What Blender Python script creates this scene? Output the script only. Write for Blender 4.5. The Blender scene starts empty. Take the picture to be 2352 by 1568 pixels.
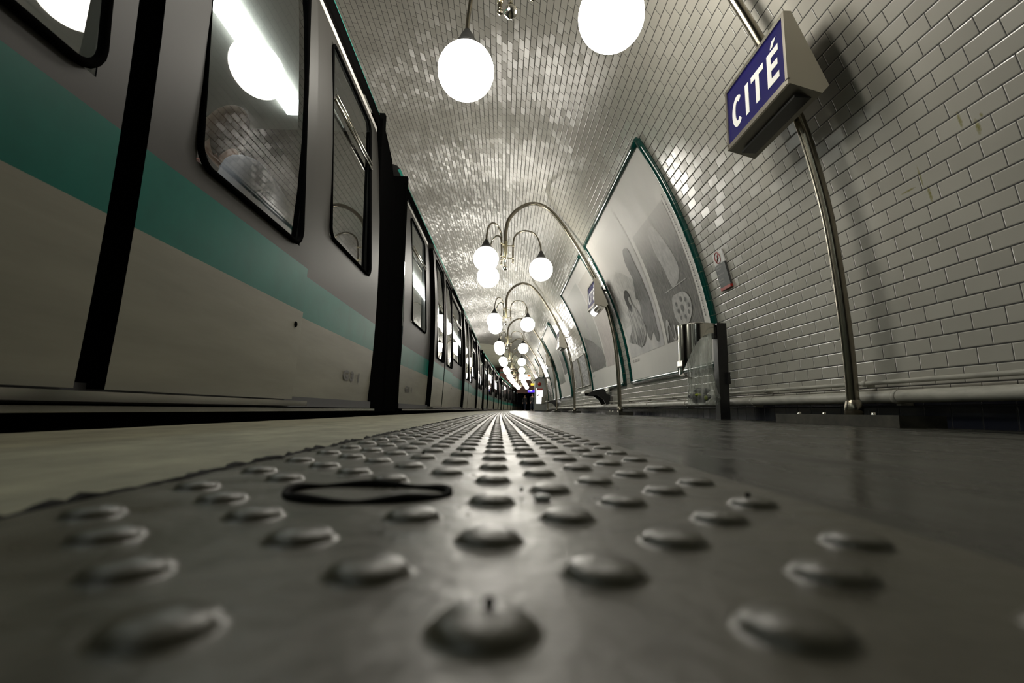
import bpy, bmesh, math, random
from mathutils import Vector, Matrix
random.seed(7)
SC = bpy.context.scene
COL = SC.collection

# ---------------------------------------------------------------- camera
def make_camera():
    pi, ya, ro = math.radians(7.9), math.radians(1.593), math.radians(.85)
    F = Vector((math.sin(ya)*math.cos(pi), math.cos(ya)*math.cos(pi), math.sin(pi)))
    R = Vector((math.cos(ya), -math.sin(ya), 0)); U = R.cross(F)
    R2 = R*math.cos(ro)+U*math.sin(ro); U2 = U*math.cos(ro)-R*math.sin(ro)
    cd = bpy.data.cameras.new('camera'); co = bpy.data.objects.new('camera', cd); COL.objects.link(co)
    cd.sensor_width = 36; cd.lens = 1134.3/2352*36; cd.clip_start = .005; cd.clip_end = 300
    cd.dof.use_dof = True; cd.dof.focus_distance = 3.2; cd.dof.aperture_fstop = 5.6
    m = Matrix.Identity(4)
    for i in range(3):
        m[i][0] = R2[i]; m[i][1] = U2[i]; m[i][2] = -F[i]
    m[0][3], m[1][3], m[2][3] = 0, 0, .05
    co.matrix_world = m
    SC.camera = co
make_camera()

# ---------------------------------------------------------------- world, exposure
w = bpy.data.worlds.new('world'); SC.world = w; w.use_nodes = True
w.node_tree.nodes['Background'].inputs[0].default_value = (0, 0, 0, 1)
w.node_tree.nodes['Background'].inputs[1].default_value = 0
SC.view_settings.view_transform = 'Standard'; SC.view_settings.look = 'None'
SC.view_settings.gamma = 1; SC.view_settings.use_curve_mapping = False
SC.view_settings.exposure = 0.15
SC.cycles.use_denoising = True
SC.cycles.max_bounces = 8; SC.cycles.diffuse_bounces = 4; SC.cycles.glossy_bounces = 5
SC.cycles.transparent_max_bounces = 16
SC.cycles.caustics_reflective = False; SC.cycles.caustics_refractive = False
SC.cycles.sample_clamp_indirect = 6
GLOBE_W = 20.0      # emission strength of the lamp globes

# ---------------------------------------------------------------- station geometry
K = .00092                        # the whole station bends gently to the right
def B(x, y, z): return Vector((x+K*y*y, y, z))
def heading(y): return -math.atan(2*K*y)
XC, VA, VB, ZC, NN = -2.7, 4.83, 4.9, .1, 2.0
_P = []
def _prof():
    n = 1500
    for i in range(n+1):
        t = -.06 + (math.pi+.12)*i/n
        c, s = math.cos(t), math.sin(t)
        x = XC+VA*math.copysign(abs(c)**(2/NN), c); z = ZC+VB*math.copysign(abs(s)**(2/NN), s)
        _P.append([x, z, 0])
    for i in range(1, n+1):
        _P[i][2] = _P[i-1][2]+math.hypot(_P[i][0]-_P[i-1][0], _P[i][1]-_P[i-1][1])
    k = next(i for i in range(n) if _P[i][1] <= 0 <= _P[i+1][1] or _P[i+1][1] > 0)
    f = (0-_P[k][1])/(_P[k+1][1]-_P[k][1]); s0 = _P[k][2]+f*(_P[k+1][2]-_P[k][2])
    for q in _P: q[2] -= s0
_prof()
def prof(s):
    lo, hi = 0, len(_P)-1
    while hi-lo > 1:
        m = (lo+hi)//2
        if _P[m][2] <= s: lo = m
        else: hi = m
    a, b = _P[lo], _P[hi]; f = (s-a[2])/max(1e-9, b[2]-a[2])
    x = a[0]+f*(b[0]-a[0]); z = a[1]+f*(b[1]-a[1])
    a, b = _P[max(0, lo-6)], _P[min(len(_P)-1, hi+6)]
    dx, dz = b[0]-a[0], b[1]-a[1]; l = math.hypot(dx, dz)
    return x, z, -dz/l, dx/l
def V(s, y, off=0):
    x, z, nx, nz = prof(s)
    return B(x+nx*off, y, z+nz*off)
def s_at_z(z):
    for i in range(len(_P)-1):
        if _P[i][1] <= z < _P[i+1][1]:
            return _P[i][2]+(z-_P[i][1])/(_P[i+1][1]-_P[i][1])*(_P[i+1][2]-_P[i][2])
S_END = _P[-1][2]

# ---------------------------------------------------------------- materials
def new_mat(name):
    m = bpy.data.materials.new(name); m.use_nodes = True
    nt = m.node_tree; b = nt.nodes['Principled BSDF']
    return m, nt, b
def N(nt, t, **kw):
    n = nt.nodes.new(t)
    for k, v in kw.items(): setattr(n, k, v)
    return n
def M_(nt, op, a, b=None, c=None):
    n = nt.nodes.new('ShaderNodeMath'); n.operation = op
    for i, v in enumerate((a, b, c)):
        if v is None: continue
        if isinstance(v, (int, float)): n.inputs[i].default_value = v
        else: nt.links.new(v, n.inputs[i])
    return n.outputs[0]
def pbr(name, col, rough=.5, metal=0, var=0, scale=8, bump=0, stretch=None, coat=0, spec=.5, rvar=0, bscale=None, emis=None):
    m, nt, b = new_mat(name)
    b.inputs['Base Color'].default_value = (*col, 1); b.inputs['Roughness'].default_value = rough
    b.inputs['Metallic'].default_value = metal; b.inputs['Coat Weight'].default_value = coat
    b.inputs['Coat Roughness'].default_value = .08
    b.inputs['Specular IOR Level'].default_value = spec
    if emis:
        b.inputs['Emission Color'].default_value = (*emis[:3], 1); b.inputs['Emission Strength'].default_value = emis[3]
    if var or bump or rvar:
        tc = N(nt, 'ShaderNodeTexCoord'); mp = N(nt, 'ShaderNodeMapping')
        nt.links.new(tc.outputs['Object'], mp.inputs[0])
        if stretch: mp.inputs['Scale'].default_value = stretch
        nz = N(nt, 'ShaderNodeTexNoise'); nz.inputs['Scale'].default_value = scale; nz.inputs['Detail'].default_value = 6
        nz.inputs['Roughness'].default_value = .62
        nt.links.new(mp.outputs[0], nz.inputs[0])
        if var:
            r = N(nt, 'ShaderNodeMapRange'); r.inputs[1].default_value = .3; r.inputs[2].default_value = .7
            r.inputs[3].default_value = 1-var; r.inputs[4].default_value = 1+var
            nt.links.new(nz.outputs[0], r.inputs[0])
            vm = N(nt, 'ShaderNodeVectorMath', operation='SCALE'); vm.inputs[0].default_value = col
            nt.links.new(r.outputs[0], vm.inputs['Scale']); nt.links.new(vm.outputs[0], b.inputs['Base Color'])
        if rvar:
            r2 = N(nt, 'ShaderNodeMapRange'); r2.inputs[1].default_value = .3; r2.inputs[2].default_value = .7
            r2.inputs[3].default_value = max(.02, rough-rvar); r2.inputs[4].default_value = rough+rvar
            nt.links.new(nz.outputs[0], r2.inputs[0]); nt.links.new(r2.outputs[0], b.inputs['Roughness'])
        if bump:
            n2 = nz
            if bscale:
                n2 = N(nt, 'ShaderNodeTexNoise'); n2.inputs['Scale'].default_value = bscale; n2.inputs['Detail'].default_value = 4
                nt.links.new(mp.outputs[0], n2.inputs[0])
            bp = N(nt, 'ShaderNodeBump'); bp.inputs['Strength'].default_value = 1; bp.inputs['Distance'].default_value = bump
            nt.links.new(n2.outputs[0], bp.inputs['Height']); nt.links.new(bp.outputs[0], b.inputs['Normal'])
    return m

def tile_material(name, base, TU=.1525, TV=.0775, u0=2.7287, v0=.281, tilt=.035, groove=(.012, .011, .008), bond=.5, gw=.0031, spec=.5, stains=()):
    m, nt, b = new_mat(name); L = nt.links.new
    b.inputs['Specular IOR Level'].default_value = spec
    uv = N(nt, 'ShaderNodeUVMap'); uv.uv_map = 'uv'
    sp = N(nt, 'ShaderNodeSeparateXYZ'); L(uv.outputs[0], sp.inputs[0])
    v = M_(nt, 'DIVIDE', M_(nt, 'SUBTRACT', sp.outputs[1], v0), TV)
    row = M_(nt, 'FLOOR', v); fv = M_(nt, 'SUBTRACT', v, row)
    par = M_(nt, 'MULTIPLY', M_(nt, 'FLOORED_MODULO', row, 2.0), bond)
    u = M_(nt, 'ADD', M_(nt, 'DIVIDE', M_(nt, 'SUBTRACT', sp.outputs[0], u0), TU), par)
    colm = M_(nt, 'FLOOR', u); fu = M_(nt, 'SUBTRACT', u, colm)
    du = M_(nt, 'MULTIPLY', M_(nt, 'MINIMUM', fu, M_(nt, 'SUBTRACT', 1.0, fu)), TU)
    dv = M_(nt, 'MULTIPLY', M_(nt, 'MINIMUM', fv, M_(nt, 'SUBTRACT', 1.0, fv)), TV)
    d = M_(nt, 'MINIMUM', M_(nt, 'MULTIPLY', du, 1.5), dv)
    mk = N(nt, 'ShaderNodeMapRange'); mk.interpolation_type = 'SMOOTHSTEP'
    mk.inputs[1].default_value = gw*.75; mk.inputs[2].default_value = gw*1.25
    L(d, mk.inputs[0])
    cx = N(nt, 'ShaderNodeCombineXYZ'); L(colm, cx.inputs[0]); L(row, cx.inputs[1])
    wn = N(nt, 'ShaderNodeTexWhiteNoise', noise_dimensions='2D'); L(cx.outputs[0], wn.inputs['Vector'])
    rs = N(nt, 'ShaderNodeSeparateColor'); L(wn.outputs['Color'], rs.inputs[0])
    # colour: slight tile to tile difference, faint grime noise
    tc = N(nt, 'ShaderNodeTexCoord')
    nz = N(nt, 'ShaderNodeTexNoise'); nz.inputs['Scale'].default_value = 2.3; nz.inputs['Detail'].default_value = 5
    L(tc.outputs['Object'], nz.inputs[0])
    br = M_(nt, 'ADD', M_(nt, 'MULTIPLY', rs.outputs[2], .10), M_(nt, 'MULTIPLY', nz.outputs[0], .16))
    br = M_(nt, 'ADD', br, .87)
    sc = N(nt, 'ShaderNodeVectorMath', operation='SCALE'); sc.inputs[0].default_value = base; L(br, sc.inputs['Scale'])
    tcol = sc.outputs[0]
    for (yc, s_c, wy, ls) in stains:      # moss streaks run down the glaze
        e1 = M_(nt, 'POWER', M_(nt, 'DIVIDE', M_(nt, 'SUBTRACT', sp.outputs[0], yc), wy), 2.0)
        e2 = M_(nt, 'POWER', M_(nt, 'DIVIDE', M_(nt, 'SUBTRACT', sp.outputs[1], s_c), ls), 2.0)
        n3 = N(nt, 'ShaderNodeTexNoise'); n3.inputs['Scale'].default_value = 120; L(tc.outputs['Object'], n3.inputs[0])
        q = M_(nt, 'ADD', M_(nt, 'ADD', e1, e2), M_(nt, 'MULTIPLY', n3.outputs[0], 1.2))
        rr = N(nt, 'ShaderNodeMapRange'); rr.inputs[1].default_value = .5; rr.inputs[2].default_value = 1.6; rr.inputs[3].default_value = .8; rr.inputs[4].default_value = 0; L(q, rr.inputs[0])
        ms = N(nt, 'ShaderNodeMix', data_type='RGBA'); L(rr.outputs[0], ms.inputs[0]); L(tcol, ms.inputs[6]); ms.inputs[7].default_value = (.19, .18, .012, 1); tcol = ms.outputs[2]
    mx = N(nt, 'ShaderNodeMix', data_type='RGBA'); L(mk.outputs[0], mx.inputs[0])
    mx.inputs[6].default_value = (*groove, 1); L(tcol, mx.inputs[7]); L(mx.outputs[2], b.inputs['Base Color'])
    ro = M_(nt, 'ADD', M_(nt, 'MULTIPLY', M_(nt, 'SUBTRACT', 1.0, mk.outputs[0]), .6), M_(nt, 'ADD', M_(nt, 'MULTIPLY', nz.outputs[0], .14), .13))
    L(ro, b.inputs['Roughness'])
    # normals: every tile sits at its own slight angle
    g = N(nt, 'ShaderNodeNewGeometry')
    t1 = N(nt, 'ShaderNodeVectorMath', operation='SCALE'); t1.inputs[0].default_value = (0, 1, 0)
    L(M_(nt, 'MULTIPLY', M_(nt, 'SUBTRACT', rs.outputs[0], .5), tilt*2), t1.inputs['Scale'])
    cr = N(nt, 'ShaderNodeVectorMath', operation='CROSS_PRODUCT'); L(g.outputs['Normal'], cr.inputs[0]); cr.inputs[1].default_value = (0, 1, 0)
    t2 = N(nt, 'ShaderNodeVectorMath', operation='SCALE'); L(cr.outputs[0], t2.inputs[0])
    L(M_(nt, 'MULTIPLY', M_(nt, 'SUBTRACT', rs.outputs[1], .5), tilt*2), t2.inputs['Scale'])
    a1 = N(nt, 'ShaderNodeVectorMath', operation='ADD'); L(g.outputs['Normal'], a1.inputs[0]); L(t1.outputs[0], a1.inputs[1])
    a2 = N(nt, 'ShaderNodeVectorMath', operation='ADD'); L(a1.outputs[0], a2.inputs[0]); L(t2.outputs[0], a2.inputs[1])
    nn = N(nt, 'ShaderNodeVectorMath', operation='NORMALIZE'); L(a2.outputs[0], nn.inputs[0])
    wv = N(nt, 'ShaderNodeTexNoise'); wv.inputs['Scale'].default_value = 14; wv.inputs['Detail'].default_value = 1
    L(tc.outputs['Object'], wv.inputs[0])
    ed = N(nt, 'ShaderNodeMapRange'); ed.interpolation_type = 'SMOOTHSTEP'; ed.inputs[1].default_value = gw*.5; ed.inputs[2].default_value = gw*2.4
    ed.inputs[4].default_value = .0018; L(d, ed.inputs[0])
    h = M_(nt, 'ADD', ed.outputs[0], M_(nt, 'MULTIPLY', wv.outputs[0], .0009))
    bp = N(nt, 'ShaderNodeBump'); bp.inputs['Strength'].default_value = .8; bp.inputs['Distance'].default_value = 1.0
    L(h, bp.inputs['Height']); L(nn.outputs[0], bp.inputs['Normal']); L(bp.outputs[0], b.inputs['Normal'])
    return m

def glass_mat(name, tint=(.8, .84, .82), f0=1.5):
    m = bpy.data.materials.new(name); m.use_nodes = True; nt = m.node_tree; nt.nodes.clear(); L = nt.links.new
    o = N(nt, 'ShaderNodeOutputMaterial'); mx = N(nt, 'ShaderNodeMixShader'); fr = N(nt, 'ShaderNodeFresnel')
    fr.inputs[0].default_value = f0
    t = N(nt, 'ShaderNodeBsdfTransparent'); t.inputs[0].default_value = (*tint, 1)
    g = N(nt, 'ShaderNodeBsdfGlossy'); g.inputs['Roughness'].default_value = .02; g.inputs[0].default_value = (.95, .95, .95, 1)
    ff = M_(nt, 'MINIMUM', M_(nt, 'MULTIPLY', fr.outputs[0], 1.4), 1.0)
    L(ff, mx.inputs[0]); L(t.outputs[0], mx.inputs[1]); L(g.outputs[0], mx.inputs[2]); L(mx.outputs[0], o.inputs[0])
    return m
def emit_mat(name, col, st):
    m = bpy.data.materials.new(name); m.use_nodes = True; nt = m.node_tree; nt.nodes.clear()
    o = N(nt, 'ShaderNodeOutputMaterial'); e = N(nt, 'ShaderNodeEmission'); e.inputs[0].default_value = (*col, 1); e.inputs[1].default_value = st
    nt.links.new(e.outputs[0], o.inputs[0]); return m

MT = {}
MT['tile'] = tile_material('glazed_wall_tile', (.44, .425, .375), tilt=.026, spec=1.0, stains=((1.93, 1.335, .009, .045), (1.872, 1.268, .012, .04), (1.845, 1.305, .008, .012), (2.185, 1.20, .006, .06), (2.165, 1.10, .010, .05), (2.27, 1.165, .05, .006)))
MT['plinth'] = tile_material('dark_plinth_tile', (.018, .02, .03), TU=.15, TV=.16, v0=-.06, tilt=.01, groove=(.01, .01, .01), bond=0)
MT['plaster'] = pbr('grey_plaster', (.5, .5, .4), .8, var=.12, scale=1.5)
MT['brown'] = pbr('brown_paint', (.34, .17, .145), .6, var=.15, scale=2)
MT['dark'] = pbr('tunnel_dark', (.012, .012, .012), .9)
MT['ballast'] = pbr('track_grime', (.02, .018, .016), .95, var=.4, scale=20)
MT['asphalt'] = pbr('polished_asphalt', (.02, .0195, .0145), .26, spec=.3, var=.35, scale=5, rvar=.12, bump=.0006, bscale=60, stretch=(1.2, .5, 1))
MT['screed'] = pbr('beige_resin_screed', (.20, .19, .128), .62, var=.4, scale=14, bump=.0012, bscale=90, stretch=(1, .5, 1))
MT['kerb'] = pbr('kerb_concrete', (.05, .048, .04), .8, var=.3, scale=15)
MT['tactile'] = pbr('worn_tactile_resin', (.06, .054, .036), .36, var=.3, scale=22, rvar=.12, bump=.0006, bscale=120)
MT['bead'] = pbr('black_sealant', (.008, .008, .007), .8, spec=.1)
MT['steel'] = pbr('brushed_steel', (.50, .475, .41), .33, metal=1)
MT['polesteel'] = pbr('aged_pole_steel', (.27, .245, .195), .24, metal=1)
MT['chrome'] = pbr('chrome', (.75, .72, .66), .12, metal=1)
MT['brass'] = pbr('dull_brass', (.42, .38, .26), .35, metal=1)
MT['cap'] = pbr('dark_grey_cap', (.03, .03, .03), .45)
MT['globe'] = emit_mat('lit_opal_globe', (1, .95, .85), GLOBE_W)
MT['black'] = pbr('black_rubber', (.004, .004, .004), .8, spec=0)
MT['blackmetal'] = pbr('black_painted_steel', (.012, .012, .012), .35, var=.3, scale=30)
MT['concrete'] = pbr('stained_base_block', (.05, .047, .035), .6, var=.5, scale=14)
MT['pipe'] = pbr('worn_white_pipe', (.42, .41, .36), .42, var=.3, scale=16, stretch=(1, .3, 1))
MT['green'] = pbr('green_glazed_moulding', (.0, .05, .04), .14, var=.15, scale=4, coat=.6)
MT['paper'] = pbr('poster_paper', (.74, .72, .68), .5, var=.04, scale=3, rvar=.06, bump=.003, bscale=3)
MT['signblue'] = pbr('enamel_blue', (.006, .005, .085), .25)
MT['white'] = pbr('white_enamel', (.78, .78, .76), .3)
MT['red'] = pbr('red_band', (.35, .02, .012), .4)
MT['darkgrey'] = pbr('dark_grey_plate', (.055, .06, .06), .3)
MT['cream'] = pbr('car_white_paint', (.26, .252, .206), .45, var=.12, scale=6, stretch=(1, .25, 2), spec=.18)
MT['teal'] = pbr('car_jade_paint', (.0, .135, .105), .42, var=.12, scale=5, spec=.15)
MT['jade'] = pbr('roof_cornice_jade', (.05, .42, .33), .3)
MT['silver'] = pbr('car_silver_metal', (.045, .043, .039), .5, spec=.22)
MT['carwhite'] = pbr('car_interior_white', (.7, .69, .64), .5)
MT['carfloor'] = pbr('car_floor', (.06, .06, .065), .6)
MT['seat'] = pbr('car_seat_fabric', (.05, .10, .12), .8)
MT['carlight'] = emit_mat('car_light_strip', (.95, 1, .97), 9)
MT['glass'] = glass_mat('window_glass')
MT['plastic'] = None
MT['caption'] = pbr('caption_ink', (.09, .085, .08), .5)
MT['jacket'] = pbr('pale_lilac_jacket', (.25, .24, .28), .8, var=.15, scale=12)
MT['hair'] = pbr('brown_hair', (.035, .017, .006), .8, var=.3, scale=40, spec=.1)
MT['skin'] = pbr('skin', (.45, .27, .2), .5)
MT['darkcloth'] = pbr('dark_cloth', (.018, .018, .02), .8)
MT['trouser'] = pbr('navy_cloth', (.02, .025, .045), .8)
MT['machine'] = pbr('machine_grey_paint', (.26, .27, .25), .4, var=.06, scale=5)
MT['lightpanel'] = emit_mat('lit_panel_white', (1, .97, .95), 1.6)
MT['ad'] = pbr('pale_ad_face', (.75, .7, .66), .3)
MT['yellow'] = emit_mat('lit_yellow_panel', (1, .62, .06), 1.3)
MT['bluelit'] = emit_mat('lit_blue_panel', (.07, .02, .9), 1.3)
MT['whitelit'] = emit_mat('lit_white_letters', (.9, .85, 1), 1.5)
MT['emerg'] = emit_mat('emergency_lamp_lens', (.92, .93, 1), 6)
MT['orange'] = pbr('orange_print', (.7, .25, .05), .5)
def bag_mat():
    m = bpy.data.materials.new('clear_plastic_bag'); m.use_nodes = True; nt = m.node_tree; nt.nodes.clear(); L = nt.links.new
    o = N(nt, 'ShaderNodeOutputMaterial'); mx = N(nt, 'ShaderNodeMixShader'); t = N(nt, 'ShaderNodeBsdfTransparent')
    t.inputs[0].default_value = (.93, .95, .93, 1)
    p = N(nt, 'ShaderNodeBsdfPrincipled'); p.inputs['Base Color'].default_value = (.62, .64, .6, 1); p.inputs['Roughness'].default_value = .22
    tc = N(nt, 'ShaderNodeTexCoord'); mp = N(nt, 'ShaderNodeMapping'); mp.inputs['Scale'].default_value = (30, 30, 2.5); L(tc.outputs['Object'], mp.inputs[0])
    nz = N(nt, 'ShaderNodeTexNoise'); nz.inputs['Scale'].default_value = 1; nz.inputs['Detail'].default_value = 3; L(mp.outputs[0], nz.inputs[0])
    r = N(nt, 'ShaderNodeMapRange'); r.inputs[1].default_value = .35; r.inputs[2].default_value = .7; r.inputs[3].default_value = .14; r.inputs[4].default_value = .6
    L(nz.outputs[0], r.inputs[0]); L(r.outputs[0], mx.inputs[0]); L(t.outputs[0], mx.inputs[1]); L(p.outputs[0], mx.inputs[2])
    bp = N(nt, 'ShaderNodeBump'); bp.inputs['Distance'].default_value = .01; L(nz.outputs[0], bp.inputs['Height']); L(bp.outputs[0], p.inputs['Normal'])
    L(mx.outputs[0], o.inputs[0]); return m
MT['plastic'] = bag_mat()
def print_mat(name, c0, c1, scale, stretch, lo=.35, hi=.65, grad=None):
    """greyscale printed picture: streaky noise between two tones"""
    m, nt, b = new_mat(name); L = nt.links.new
    uv = N(nt, 'ShaderNodeUVMap'); uv.uv_map = 'uv'; mp = N(nt, 'ShaderNodeMapping'); mp.inputs['Scale'].default_value = stretch
    mp.inputs['Rotation'].default_value = (0, 0, .35)
    L(uv.outputs[0], mp.inputs[0]); nz = N(nt, 'ShaderNodeTexNoise'); nz.inputs['Scale'].default_value = scale; nz.inputs['Detail'].default_value = 7
    nz.inputs['Roughness'].default_value = .65
    L(mp.outputs[0], nz.inputs[0]); r = N(nt, 'ShaderNodeMapRange'); r.inputs[1].default_value = lo; r.inputs[2].default_value = hi; L(nz.outputs[0], r.inputs[0])
    mx = N(nt, 'ShaderNodeMix', data_type='RGBA'); L(r.outputs[0], mx.inputs[0]); mx.inputs[6].default_value = (*c0, 1); mx.inputs[7].default_value = (*c1, 1)
    out = mx.outputs[2]
    if grad:      # printed tone fading towards the top of the sheet
        sp = N(nt, 'ShaderNodeSeparateXYZ'); L(uv.outputs[0], sp.inputs[0])
        gr = N(nt, 'ShaderNodeMapRange'); gr.interpolation_type = 'SMOOTHSTEP'; gr.inputs[1].default_value = grad[0]; gr.inputs[2].default_value = grad[1]; L(sp.outputs[1], gr.inputs[0])
        m2 = N(nt, 'ShaderNodeMix', data_type='RGBA'); L(gr.outputs[0], m2.inputs[0]); L(out, m2.inputs[6]); m2.inputs[7].default_value = (*grad[2], 1)
        out = m2.outputs[2]
    L(out, b.inputs['Base Color']); b.inputs['Roughness'].default_value = .5; b.inputs['Specular IOR Level'].default_value = .25
    return m
PAP = (.74, .72, .685)
MT['p_light'] = print_mat('print_pale_sky', (.48, .475, .485), (.70, .68, .66), 2, (1, .7, 1), grad=(.9, 2.0, PAP))
MT['p_dark'] = print_mat('print_dark_ground', (.025, .025, .022), (.21, .20, .175), 9, (4, .9, 1), grad=(1.05, 1.95, PAP))
MT['p_mid'] = print_mat('print_grey_figure', (.07, .07, .068), (.22, .215, .205), 9, (3, .8, 1), grad=(1.2, 2.0, (.42, .41, .4)))
MT['p_gown'] = print_mat('print_gown', (.05, .05, .05), (.5, .49, .47), 3.5, (5, .7, 1), .38, .62)
MT['p_hair'] = print_mat('print_dark_hair', (.02, .02, .02), (.12, .12, .12), 20, (2, 1, 1))
MT['p_pale'] = print_mat('print_pale_shape', (.33, .33, .32), (.58, .57, .55), 9, (2, 1, 1), .3, .6, grad=(1.2, 2.0, PAP))
MT['p_spot'] = print_mat('print_spot', (.06, .06, .06), (.16, .16, .15), 14, (1, 1, 1))
MT['p_pink'] = print_mat('print_pinkish', (.34, .30, .285), (.58, .53, .5), 8, (4, .6, 1), grad=(.9, 1.7, (.64, .61, .56)))
MT['p_green'] = print_mat('print_green_grey', (.03, .034, .028), (.34, .35, .31), 8, (3, .6, 1), .3, .65, grad=(.3, 1.7, (.6, .6, .56)))
MT['p_snow'] = print_mat('print_black_white', (.03, .03, .03), (.7, .7, .7), 7, (3, .8, 1), .42, .58)

# ---------------------------------------------------------------- mesh helpers
class MB:
    def __init__(s): s.v = []; s.f = []; s.uv = []; s.smooth = []
    def quadgrid(s, fn, us, vs, smooth=True, uvfn=None, flip=False):
        o = len(s.v); nu, nv = len(us), len(vs)
        for a in us:
            for b in vs: s.v.append(tuple(fn(a, b)))
        for i in range(nu-1):
            for j in range(nv-1):
                q = [o+i*nv+j, o+(i+1)*nv+j, o+(i+1)*nv+j+1, o+i*nv+j+1]
                c = [(us[i], vs[j]), (us[i+1], vs[j]), (us[i+1], vs[j+1]), (us[i], vs[j+1])]
                if flip: q.reverse(); c.reverse()
                s.f.append(q); s.smooth.append(smooth); s.uv.append([uvfn(*k) if uvfn else k for k in c])
        return s
    def poly(s, pts, smooth=False, uv=None):
        o = len(s.v); s.v += [tuple(p) for p in pts]; s.f.append(list(range(o, o+len(pts)))); s.smooth.append(smooth)
        s.uv.append(uv or [(0, 0)]*len(pts)); return s
    def box(s, x0, x1, y0, y1, z0, z1, fn=None):
        P = [(x, y, z) for x in (x0, x1) for y in (y0, y1) for z in (z0, z1)]
        if fn: P = [tuple(fn(*p)) for p in P]
        o = len(s.v); s.v += P
        for q in ((0, 1, 3, 2), (4, 6, 7, 5), (0, 4, 5, 1), (2, 3, 7, 6), (0, 2, 6, 4), (1, 5, 7, 3)):
            s.f.append([o+i for i in q]); s.smooth.append(False); s.uv.append([(0, 0)]*4)
        return s
    def prism(s, prof2, y0, y1, fn=None, ny=1):
        """2D profile (x,z) extruded along y"""
        n = len(prof2); o = len(s.v)
        for k in range(ny+1):
            y = y0+(y1-y0)*k/ny
            for x, z in prof2: s.v.append(tuple(fn(x, y, z)) if fn else (x, y, z))
        for k in range(ny):
            for i in range(n):
                j = (i+1) % n
                s.f.append([o+k*n+i, o+k*n+j, o+(k+1)*n+j, o+(k+1)*n+i]); s.smooth.append(False); s.uv.append([(0, 0)]*4)
        s.f.append([o+i for i in range(n)][::-1]); s.smooth.append(False); s.uv.append([(0, 0)]*n)
        s.f.append([o+ny*n+i for i in range(n)]); s.smooth.append(False); s.uv.append([(0, 0)]*n)
        return s
    def tube(s, pts, r, seg=12, caps=True, closed=False):
        pts = [Vector(p) for p in pts]; n = len(pts); o = len(s.v); rr = r if isinstance(r, (list, tuple)) else [r]*n
        prev = None
        for i in range(n):
            if closed: t = pts[(i+1) % n]-pts[i-1]
            else: t = pts[min(i+1, n-1)]-pts[max(i-1, 0)]
            t.normalize()
            if prev is None:
                a = Vector((0, 0, 1)) if abs(t.z) < .9 else Vector((1, 0, 0)); u = t.cross(a).normalized()
            else: u = (prev-t*prev.dot(t)).normalized()
            prev = u; v = t.cross(u)
            for k in range(seg):
                a = 2*math.pi*k/seg; s.v.append(tuple(pts[i]+u*(math.cos(a)*rr[i])+v*(math.sin(a)*rr[i])))
        for i in range(n if closed else n-1):
            for k in range(seg):
                i2 = (i+1) % n
                s.f.append([o+i*seg+k, o+i*seg+(k+1) % seg, o+i2*seg+(k+1) % seg, o+i2*seg+k]); s.smooth.append(True); s.uv.append([(0, 0)]*4)
        if caps and not closed:
            s.f.append([o+k for k in range(seg)][::-1]); s.f.append([o+(n-1)*seg+k for k in range(seg)])
            s.smooth += [False, False]; s.uv += [[(0, 0)]*seg]*2
        return s
    def lathe(s, prof2, c=(0, 0, 0), seg=24, axis=None):
        """profile (r,z) turned about the z axis through c"""
        n = len(prof2); o = len(s.v); c = Vector(c)
        for k in range(seg):
            a = 2*math.pi*k/seg
            for r, z in prof2:
                p = Vector((r*math.cos(a), r*math.sin(a), z))
                if axis: p = axis @ p
                s.v.append(tuple(c+p))
        for k in range(seg):
            k2 = (k+1) % seg
            for i in range(n-1):
                s.f.append([o+k*n+i, o+k2*n+i, o+k2*n+i+1, o+k*n+i+1]); s.smooth.append(True); s.uv.append([(0, 0)]*4)
        return s
    def sphere(s, c, r, seg=24, rings=14, sc=(1, 1, 1)):
        o = len(s.v); c = Vector(c)
        pr = [(math.sin(math.pi*i/rings), -math.cos(math.pi*i/rings)) for i in range(rings+1)]
        for k in range(seg):
            a = 2*math.pi*k/seg
            for q, z in pr: s.v.append((c.x+r*sc[0]*q*math.cos(a), c.y+r*sc[1]*q*math.sin(a), c.z+r*sc[2]*z))
        n = rings+1
        for k in range(seg):
            k2 = (k+1) % seg
            for i in range(rings):
                s.f.append([o+k*n+i, o+k2*n+i, o+k2*n+i+1, o+k*n+i+1]); s.smooth.append(True); s.uv.append([(0, 0)]*4)
        return s
    def build(s, name, mat, parent=None, weld=False):
        me = bpy.data.meshes.new(name); me.from_pydata(s.v, [], s.f)
        ul = me.uv_layers.new(name='uv')
        i = 0
        for f, u in zip(s.f, s.uv):
            for k in range(len(f)):
                ul.data[i].uv = u[k]; i += 1
        me.polygons.foreach_set('use_smooth', s.smooth)
        mats = mat if isinstance(mat, (list, tuple)) else [mat]
        for q in mats: me.materials.append(MT[q] if isinstance(q, str) else q)
        me.validate(); me.update()
        if weld:
            bm = bmesh.new(); bm.from_mesh(me); bmesh.ops.remove_doubles(bm, verts=bm.verts, dist=1e-5); bm.to_mesh(me); bm.free()
        ob = bpy.data.objects.new(name, me); COL.objects.link(ob)
        if parent is not None:
            ob.parent = parent
            if any(abs(v) > 0 for v in parent_off(parent)): ob.matrix_parent_inverse = PINV[parent.name]
        return ob
PINV = {}
def parent_off(p):
    return (1,) if p.name in PINV else (0,)
def lin(a, b, n): return [a+(b-a)*i/n for i in range(n+1)]
def tag(o, label=None, cat=None, group=None, kind=None):
    if label: o['label'] = label
    if cat: o['category'] = cat
    if group: o['group'] = group
    if kind: o['kind'] = kind
    return o
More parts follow.
